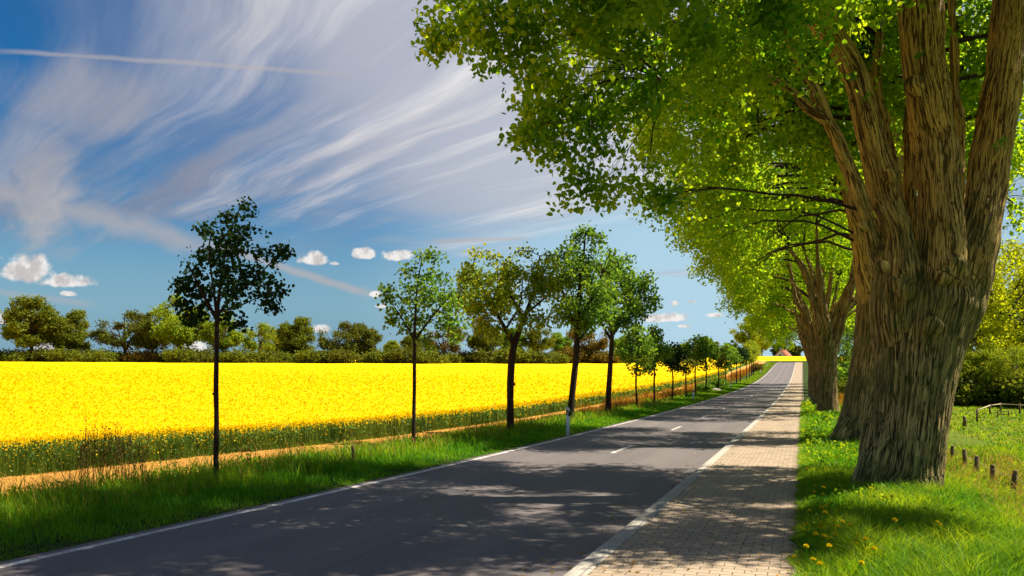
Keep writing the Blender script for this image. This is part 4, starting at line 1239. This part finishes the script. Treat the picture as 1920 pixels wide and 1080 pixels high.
def shrub_proto(seed, R=3.2, leaf=.42, n=26):
    g = np.random.default_rng(seed)
    mb = MB(); nodes = []
    for i in range(7):
        a = i * .9 + g.uniform(0, .4)
        e = np.array([math.cos(a) * R * .6, math.sin(a) * R * .6, R * g.uniform(.5, .95)])
        p = branch_path([0, 0, -.2], e, g=g, n=5); r = np.linspace(.10, .03, 5)
        mb.tube(p, r, 5); nodes.append(np.hstack([p, r[:, None]]))
    w = mb.mesh('stem', M['bark_far'], True)
    bl = crown_blobs(np.array([0, 0, R * .55]), (R, R * .8, R * .55), n, R * .25, R * .42, g, zmin=.1)
    c, nl = crown_mesh(bl, [M['leaf_forest'], M['bark_far']], np.concatenate(nodes), leaf, 9.0 / (R / 2) ** 1.6, 7, R * .12, 0, 'quad', gap=-.35, g=g, br_r=.05, twig_draw=2, twig_r=.012, gapf=.8)
    return w, c
SH = [shrub_proto(71), shrub_proto(72)]
def add_shrub(p, s, rz, mat, label, group, name='hedge_shrub', sx=1.0):
    root = empty(name, p, label, 'shrub', group)
    root.scale = (s * sx, s * sx, s); root.rotation_euler = (0, 0, rz)
    k = random.randrange(2)
    for nm, me in (('stem', SH[k][0]), ('foliage', SH[k][1])):
        o = bpy.data.objects.new(nm, me); COL.objects.link(o); o.parent = root
        if nm == 'foliage':
            o.material_slots[0].link = 'OBJECT'; o.material_slots[0].material = M[mat]
    return root
i = 0
for px in np.arange(-10, 1425, 25.0):
    Yd = 246 + random.uniform(-6, 10) + (max(0, px - 1150) * .33)
    q = px + random.uniform(-7, 7)
    p = P(q, 672, Yd)
    h = random.uniform(650, 663)
    s = (CAMZ + (672 - h) / FPX * Yd - G1(p[0], p[1])) / 3.7
    mt = random.choice(['leaf_forest', 'leaf_forest', 'leaf_olive', 'leaf_forest', 'leaf_olive', 'leaf_forest', 'leaf_forest', 'leaf_rust'] if px < 1180 else ['leaf_forest', 'leaf_olive', 'leaf_green'])
    add_shrub((p[0], p[1], G1(p[0], p[1])), s, random.uniform(0, 6), mt, 'low hedge shrub at the far edge of the yellow field', 'hedge shrubs at the far field edge', sx=1.25)
    i += 1
# shrubs by the far saplings
for px, Yd, s, label in ((1322, 86, .30, 'rounded green bush at the foot of the roadside saplings'), (1345, 95, .42, 'dark bush beside the grey stone under the saplings'), (1418, 150, .5, 'orange brown bush beside the far verge')):
    x, y = PU(-11.0 * (1 if px < 1400 else 1.0), 11.0 * 1500 / (1505 - px))
    add_shrub((x, y, G1(x, y)), s, px, 'leaf_rust' if px > 1400 else 'leaf_green', label, None, 'bush')

# ------------------------------------------------------------------ right side, beyond the meadow
RT = 'trees at the back of the meadow'
def right_tree(px, top, Yd, kd, mt, label, s2=1.0, name='meadow_tree'):
    p = P(px, 672, Yd); z = G1(p[0], p[1])
    zt = CAMZ + (672 - top) / FPX * Yd
    add_tree(name, (p[0], p[1], z), BRN[kd][0], BRN[kd][1], label, 'tree', RT, s=(zt - z) / (14.6, 14.6)[kd], rz=px * .37, mat=M[mt])
def near_broad(seed, H=14.6):
    g = np.random.default_rng(seed)
    mb = MB()
    q = spline(np.array([[0, 0, -.5, .5], [0, 0, 0, .36], [.1, 0, 2, .28], [0, .2, 4.5, .24], [.2, 0, 7, .18], [.3, 0, 10, .10], [.2, 0, 13, .03]]), 4)
    mb.tube(q[:, :3], q[:, 3], 10); nodes = [q[6:]]
    for i in range(11):
        a = i * 2.4 + g.uniform(-.4, .4); j = g.integers(6, 20)
        e = np.array([math.cos(a) * g.uniform(2.5, 4.5), math.sin(a) * g.uniform(2.5, 4.5), g.uniform(4, 12)])
        p = branch_path(q[j, :3], e, g=g, n=7, wig=.4); r = np.linspace(.13, .03, 7)
        mb.tube(p, r, 6); nodes.append(np.hstack([p, r[:, None]]))
    w = mb.mesh('trunk', M['bark_far'], True)
    bl = crown_blobs(np.array([0, 0, H * .56]), (5.2, 5.2, H * .42), 85, .9, 1.5, g, zmin=1.6)
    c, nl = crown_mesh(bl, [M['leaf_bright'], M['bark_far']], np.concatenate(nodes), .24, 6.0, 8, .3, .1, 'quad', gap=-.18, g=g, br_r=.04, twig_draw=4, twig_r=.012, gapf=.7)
    return w, c
BRN = [near_broad(81), near_broad(82)]
right_tree(1862, 440, 70, 0, 'leaf_bright', 'glowing yellow tree right of the furrowed trunk')
right_tree(1915, 470, 76, 1, 'leaf_bright', 'yellow green tree at the right edge of the view')
right_tree(1805, 540, 68, 1, 'leaf_bright', 'yellow green tree half hidden by the furrowed trunk')
right_tree(1845, 640, 64, 0, 'leaf_yellow', 'lower yellow green tree in front of the glowing yellow one')
right_tree(1905, 640, 62, 1, 'leaf_yellow', 'green tree shading the far meadow at the right edge')
right_tree(1950, 600, 66, 0, 'leaf_yellow', 'green tree just outside the right border')
right_tree(1590, 590, 85, 0, 'leaf_green', 'bright green tree seen between the two nearest linden trunks')
right_tree(1640, 560, 95, 1, 'leaf_yellow', 'yellow green tree behind the mossy leaning linden')
right_tree(1720, 540, 100, 0, 'leaf_green', 'green tree hidden behind the biggest trunk')
for i, (px, Yd, s, mt, label) in enumerate(((1800, 64, .75, 'leaf_forest', 'dark bush at the left end of the meadow edge'), (1826, 66, .7, 'leaf_forest', 'dark bush under the lower yellow green tree'), (1856, 68, .65, 'leaf_forest', 'dark bush left of the sunny gap'),
                                            (1912, 64, .7, 'leaf_forest', 'dark bush at the right border above the rail fence'), (1588, 80, .8, 'leaf_green', 'bush between the two nearest linden trunks'), (1578, 70, .45, 'leaf_forest', 'small dark bush over the yellow reeds'),
                                            (1938, 60, .7, 'leaf_forest', 'dark bush beyond the right border'))):
    p = P(px, 672, Yd)
    add_shrub((p[0], p[1], G1(p[0], p[1])), s, i * 1.3, mt, label, 'bushes at the back of the meadow', 'bush')

# ------------------------------------------------------------------ fences, posts, stone, house
def wood_col(k):
    co = obj_co(k); x, y, z = k.sep(co)
    n = k.noise(k.xyz(x, y, k.m('MULTIPLY', z, .15)), 40, 4, .7)
    return k.mix(k.ss(n, .3, .7), (.07, .045, .025), (.26, .18, .10))
M['old_wood'] = surf('weathered_wood', wood_col, .9, lambda k: k.noise(obj_co(k), 40, 4, .7), .01, .1)
M['rail_wood'] = surf('pale_rail_wood', (.42, .36, .22), .85, lambda k: k.noise(obj_co(k), 20, 4), .01, .1)
M['wire'] = surf('fence_wire', (.30, .28, .25), .5, None, 0, .5)
x0, y0 = PU(4.2, 16.2)
fence = empty('wire_fence', (x0, y0, G1(x0, y0)), 'row of short weathered wooden posts with wire below the bank', 'fence')
gf = np.random.default_rng(9)
tops = []
for Yd, h in ((13.2, .5), (14.6, .5), (16.2, .56), (17.7, .50), (19.2, .52), (20.8, .56), (22.5, .5), (24.3, .5), (26.2, .5)):
    x, y = PU(4.2 + gf.uniform(-.05, .05), Yd)
    z = G1(x, y)
    mb = MB()
    lx, ly = gf.uniform(-.06, .06, 2)
    pts = np.array([[x, y, z - .15], [x + lx * .5, y + ly * .5, z + h * .5], [x + lx, y + ly, z + h - .02], [x + lx * 1.02, y + ly, z + h]])
    mb.tube(pts, [.054, .052, .048, .036], 9)
    o = mb.build('post', M['old_wood'], fence, loc=(x, y, z)); tops.append((x + lx, y + ly, z + h * .82))
mb = MB()
for a, b in zip(tops[:-1], tops[1:]):
    a, b = np.array(a), np.array(b)
    t = np.linspace(0, 1, 6)[:, None]
    mb.tube(a + (b - a) * t + np.array([0, 0, -1.0]) * (.05 * 4 * t * (1 - t)), .004, 4)
o = mb.build('wire', M['wire'], fence, loc=fence.location)
# rail fence in the meadow
pr = [(1832, 54.0, .75), (1856, 61, .65), (1876, 63, .65), (1912, 60, .75), (1950, 57, .8)]
r0 = P(1832, 672, 58.0)
rf = empty('rail_fence', (r0[0], r0[1], G1(r0[0], r0[1])), 'low wooden rail fence across the sunny meadow', 'fence')
pp = []
for px, Yd, h in pr:
    p = P(px, 672, Yd - 8); z = G1(p[0], p[1])
    mb = MB(); mb.box((p[0], p[1], z + h / 2 - .1), (.10, .10, h + .2))
    mb.build('post', M['old_wood'], rf, loc=(p[0], p[1], z)); pp.append((p[0], p[1], z + h * .88))
for a, b in zip(pp[:-1], pp[1:]):
    mb = MB(); mb.tube(np.array([a, b]), .035, 6)
    mb.build('rail', M['rail_wood'], rf, loc=a)
# a wooden hurdle beside it
def hurdle(px, Yd):
    p = P(px, 672, Yd); z = G1(p[0], p[1])
    root = empty('wooden_hurdle', (p[0], p[1], z), 'small two bar wooden hurdle lying against the rail fence', 'hurdle')
    e = Rv * .34
    for s in (-1, 1):
        mb = MB(); q = p[:2] + s * e[:2]
        mb.box((q[0], q[1], z + .18), (.06, .06, .5)); mb.build('post', M['old_wood'], root, loc=(q[0], q[1], z))
    for hz in (.18, .38):
        mb = MB(); mb.tube(np.array([[*(p[:2] - e[:2]), z + hz], [*(p[:2] + e[:2]), z + hz]]), .028, 6)
        mb.build('rail', M['old_wood'], root, loc=(p[0], p[1], z + hz))
hurdle(1881, 50)
# lone stake
def stake(px, Yd, h, label, r=.07):
    p = P(px, 672, Yd); z = G1(p[0], p[1])
    mb = MB(); mb.tube(np.array([[p[0], p[1], z - .1], [p[0] + .02, p[1], z + h * .6], [p[0], p[1], z + h], [p[0], p[1], z + h + .03]]), [r, r, r * .9, r * .4], 8)
    tag(mb.build('stake', M['old_wood'], loc=(p[0], p[1], z)), label, 'stake')
stake(1808, 42, .55, 'lone dark stake standing in the meadow', .09)
stake(661, 17.6, .42, 'short broken stake in the verge between first and second roadside trees', .035)
# grey stone
import bmesh
def stone(x, y, s, label):
    bm = bmesh.new(); bmesh.ops.create_icosphere(bm, subdivisions=4, radius=1.0)
    co = np.array([v.co[:] for v in bm.verts]); d = 1 + .22 * fbm(co * 1.3, 3)
    for v, q in zip(bm.verts, d):
        v.co = (v.co.x * q * s * 1.3, v.co.y * q * s, v.co.z * q * s * .7)
    me = bpy.data.meshes.new('stone'); bm.to_mesh(me); bm.free()
    me.materials.append(surf('stone', lambda k: k.mix(k.ss(k.noise(obj_co(k), 6, 5, .7), .3, .7), (.22, .19, .16), (.45, .41, .37)), .9, lambda k: k.noise(obj_co(k), 12, 5), .03))
    o = bpy.data.objects.new('boulder', me); COL.objects.link(o); o.location = (x, y, G1(x, y) + s * .25)
    tag(o, label, 'boulder')
x, y = PU(-9.9, 9.9 * 1500 / (1505 - 1343)); stone(x, y, .42, 'pale grey boulder between saplings on the far verge')
# delineator posts
M['white_plastic'] = surf('white_plastic', lambda k: k.mix(k.ss(k.noise(obj_co(k), 5, 4, .7), .5, .8), (.78, .80, .80), (.50, .50, .46)), .5)
M['black_plastic'] = surf('black_plastic', (.012, .012, .013), .5)
M['reflector'] = surf('reflector', (.55, .52, .48), .25)
def marker(x, y, label):
    z = G1(x, y)
    root = empty('road_marker_post', (x, y, z), label, 'marker post', 'white and black marker posts beside the road')
    root.rotation_euler = (0, 0, R_(8))
    # three sided body facing the traffic, slanted top
    def slab(name, z0l, z0r, z1l, z1r, w, d, mat):
        mb = MB()
        pl = [(-w, -d * .2), (w, -d * .2), (w * .45, d), (-w * .45, d)]
        def zz(xx, a, b): return a + (b - a) * (xx + w) / (2 * w)
        V = [(a, b, zz(a, z0l, z0r)) for a, b in pl] + [(a, b, zz(a, z1l, z1r)) for a, b in pl]
        mb.add(V, [[0, 3, 2, 1], [4, 5, 6, 7], [0, 1, 5, 4], [1, 2, 6, 5], [2, 3, 7, 6], [3, 0, 4, 7]])
        o = bpy.data.objects.new(name, mb.mesh(name, mat)); COL.objects.link(o); o.parent = root; return o
    slab('body', -.15, -.15, 1.00, .93, .060, .085, M['white_plastic'])
    slab('black_band', .76, .69, .93, .86, .063, .089, M['black_plastic']).location = (0, -.002, -.02)
    mb = MB(); mb.box((0, -.022, .765), (.045, .006, .14))
    o = bpy.data.objects.new('reflector', mb.mesh('reflector', M['reflector'])); COL.objects.link(o); o.parent = root
p = P(1065, 808, 27.2)
marker(p[0], p[1], 'white marker post with slanted black band, nearest, in front of the dark trunk')
for px, u, w in ((1300, -8.9, 'second away, beside the thin saplings'), (1371, -8.9, 'third away, at the shaded verge'), (1426, -9.1, 'on the sunlit far slope'), (1438, -9.3, 'on the sunlit slope above the others'), (1450, -9.4, 'farthest, close to the crest')):
    x, y = PU(u, -u * 1500 / (1505 - px))
    marker(x, y, 'white road marker post ' + w)
# the farmhouse beyond the crest
hx = P(1468, 672, 455)
hz = G1(hx[0], hx[1])
def house(c, w, d, h, roof_h, rz, label):
    root = empty('farmhouse', c, label, 'house'); root.rotation_euler = (0, 0, rz)
    def part(name, mb, mat, par=root):
        o = bpy.data.objects.new(name, mb.mesh(name, mat)); COL.objects.link(o); o.parent = par; return o
    mb = MB()
    V = [(-w / 2, -d / 2, -1), (w / 2, -d / 2, -1), (w / 2, d / 2, -1), (-w / 2, d / 2, -1), (-w / 2, -d / 2, h), (w / 2, -d / 2, h), (w / 2, d / 2, h), (-w / 2, d / 2, h), (-w / 2, 0, h + roof_h), (w / 2, 0, h + roof_h)]
    mb.add(V, [[0, 1, 5, 4], [2, 3, 7, 6]])
    mb.f.append(mb.f[-1]); mb.f.pop()
    mb.add(V, [[0, 4, 8, 7, 3], [1, 2, 6, 9, 5]])
    part('wall', mb, surf('house_render', (.80, .80, .78), .8))
    mb = MB()
    o_ = .5
    for s in (-1, 1):
        a = [(-w / 2 - o_, s * (d / 2 + o_), h - o_ * roof_h / (d / 2) + .05), (w / 2 + o_, s * (d / 2 + o_), h - o_ * roof_h / (d / 2) + .05), (w / 2 + o_, 0, h + roof_h + .05), (-w / 2 - o_, 0, h + roof_h + .05)]
        b = [(q[0], q[1], q[2] + .18) for q in a]
        mb.add(a + b, [[0, 1, 2, 3], [4, 5, 6, 7], [0, 1, 5, 4], [1, 2, 6, 5], [2, 3, 7, 6], [3, 0, 4, 7]])
    roof = part('roof', mb, surf('roof_tile', lambda k: k.mix(k.ss(k.noise(obj_co(k), 3, 4), .3, .7), (.26, .07, .03), (.36, .11, .05)), .8))
    mb = MB(); mb.box((w * .15, .6, h + roof_h + .2), (.8, .8, 1.8)); part('chimney', mb, surf('chimney_brick', (.30, .12, .08), .9), roof)
    for yy_, zz_ in ((-d * .22, 1.6), (d * .22, 1.6), (0, h + .9)):
        mb = MB(); mb.box((-w / 2 - .03, yy_, zz_), (.08, 1.0, 1.2)); part('window', mb, surf('window_glass', (.06, .07, .08), .2))
house((hx[0], hx[1], hz + .5), 8.0, 8.0, 2.4, 3.9, R_(70), 'small white gabled farmhouse with red tiled roof beyond the crest')

# ------------------------------------------------------------------ dandelions
def dandelion_proto(seed, open_=True):
    g = np.random.default_rng(seed)
    mb = MB()
    h = .20
    st = np.array([[0, 0, -.02], [.01, 0, h * .5], [.02, .01, h]])
    mb.tube(spline(st, 4), .0032, 5)
    stem = mb.mesh('stem', M['grass_lush'])
    mb = MB()
    n = 90
    a = g.uniform(0, 2 * math.pi, n); t = g.uniform(.1, 1.0, n)
    tilt = t * 1.35
    d = np.stack([np.cos(a) * np.sin(tilt), np.sin(a) * np.sin(tilt), np.cos(tilt)], 1)
    s = np.stack([-np.sin(a), np.cos(a), np.zeros(n)], 1) * .0038
    c = np.array([.02, .01, h])
    L = .028
    V = np.stack([c + d * .004 - s * .4, c + d * .004 + s * .4, c + d * L + s, c + d * L - s], 1)
    V[..., 2] += .004
    mb.add(V.reshape(-1, 3), np.arange(4 * n).reshape(n, 4))
    return stem, mb.mesh('flower_head', M['petal'])
DP = [dandelion_proto(1), dandelion_proto(2)]
dl = [(1524, 957), (1555, 957), (1541, 968), (1522, 972), (1545, 985), (1517, 987), (1530, 985), (1572, 982), (1603, 988), (1566, 1004), (1581, 1003), (1606, 1004), (1585, 1013), (1532, 1018), (1540, 1013), (1610, 1020), (1625, 1021), (1562, 1043), (1593, 1050), (1535, 1052), (1515, 1036), (1508, 1048), (1546, 1072), (1564, 956), (1558, 943), (1525, 935), (1525, 913), (1548, 932), (1663, 930), (1667, 943), (1728, 960), (1625, 920), (1685, 987), (1767, 988), (1779, 988), (1642, 1040), (1537, 916), (1549, 862), (1568, 865), (1595, 862), (1510, 880), (1531, 870), (1600, 847)]
gd = np.random.default_rng(77)
for i, (px, py) in enumerate(dl):
    # where the flower's stalk meets the ground under that pixel
    Yd = 8.0
    for _ in range(30):
        x, y = (Yd * Fv + (px - 960) / FPX * Yd * Rv)[:2]
        Yd = (CAMZ - (G1(x, y) + .2)) / ((py - 672) / FPX)
    x, y = (Yd * Fv + (px - 960) / FPX * Yd * Rv)[:2]
    root = empty('dandelion', (x, y, G1(x, y)), 'yellow dandelion in the grass between footpath and old linden', 'flower', 'dandelions in the grass by the footpath')
    s = gd.uniform(.95, 1.25)
    root.scale = (s, s, s * gd.uniform(.9, 1.15)); root.rotation_euler = (gd.normal(0, .16), gd.normal(0, .16), gd.uniform(0, 6))
    st, fl = DP[i % 2]
    for nm, me in (('stem', st), ('flower_head', fl)):
        o = bpy.data.objects.new(nm, me); COL.objects.link(o); o.parent = root
# dried tall weed stalks standing at the soil strip
def weed(px, py, n, h0, w, label, seed, mat='dark_weed'):
    g = np.random.default_rng(seed)
    u = -13.0 * .0
    # foot on the soil edge
    Yd = 14.0
    for _ in range(30):
        x, y = (Yd * Fv + (px - 960) / FPX * Yd * Rv)[:2]
        Yd = (CAMZ - G1(x, y)) / ((py - 672) / FPX)
    x, y = (Yd * Fv + (px - 960) / FPX * Yd * Rv)[:2]
    c = np.array([x, y, G1(x, y)])
    mb = MB()
    for i in range(n):
        a = c + np.array([*(g.normal(0, w, 2)), -.02]); h = h0 * g.uniform(.55, 1.05)
        b = a + np.array([g.normal(0, .10), g.normal(0, .10), h])
        p = branch_path(a, b, g=g, n=6, wig=.12); p[:, 2] -= np.sin(np.linspace(0, math.pi, 6)) * h * .08
        mb.tube(p, np.linspace(.009, .005, 6), 4, cap=False)
        for j in range(5):
            s = p[g.integers(2, 6)]
            e = s + g.normal(0, .05, 3) + np.array([0, 0, .07])
            mb.tube(np.array([s, e]), [.005, .004], 3, cap=False)
        v, f = leaf_polys(p[g.integers(3, 6, 7)] + g.normal(0, .03, (7, 3)), .035, -.2, 'leaf', g=g); mb.add(v, f)
    tag(mb.build('dry_weed_clump', M[mat], loc=c), label, 'weed', 'dried weed stalks by the soil strip')
weed(200, 905, 34, 1.15, .26, 'tall clump of dark dried weed stalks, densest, left of the first roadside tree', 1)
weed(158, 903, 9, .75, .14, 'few thin dried stalks left of the densest clump', 2)
weed(275, 905, 8, .85, .16, 'sparse leaning dried stalks right of the densest clump', 3)
weed(312, 900, 4, .6, .10, 'upright pair of dried stalks near the first roadside tree', 4)
weed(740, 822, 9, 1.0, .2, 'dried stalks just left of the second roadside tree', 5)
weed(792, 822, 8, .9, .2, 'dried stalks just right of the second roadside tree', 6)
weed(470, 868, 5, .6, .2, 'thin dried stalks right of the first roadside tree', 7)
weed(1035, 785, 10, .8, .25, 'dark dried stalks between third and fourth roadside trees', 8)
weed(660, 838, 6, .55, .25, 'dried stalks behind the short broken stake', 9)

weed(560, 858, 6, .5, .12, 'low dead stalks midway between first and second roadside trees', 11)
weed(895, 812, 8, .8, .3, 'dried stalks between second and third roadside trees', 12)

# dropped leaves and twigs on the paving and in the gutter
mb = MB()
x, y, Y = persp_xy(420, -1.85, -.05, 5.5, 45)
x2, y2, Y2_ = persp_xy(260, -2.7, -2.12, 5.5, 45)
for xa, ya, dz in ((x, y, .094), (x2, y2, .008)):
    v, f = leaf_polys(np.stack([xa, ya, Rz(ya) + dz], 1), .035, 0.0, 'leaf', flat=.93); mb.add(v, f)
tag(mb.build('fallen_leaves', M['straw']), 'small dry leaves scattered on the footpath and gutter', kind='stuff')
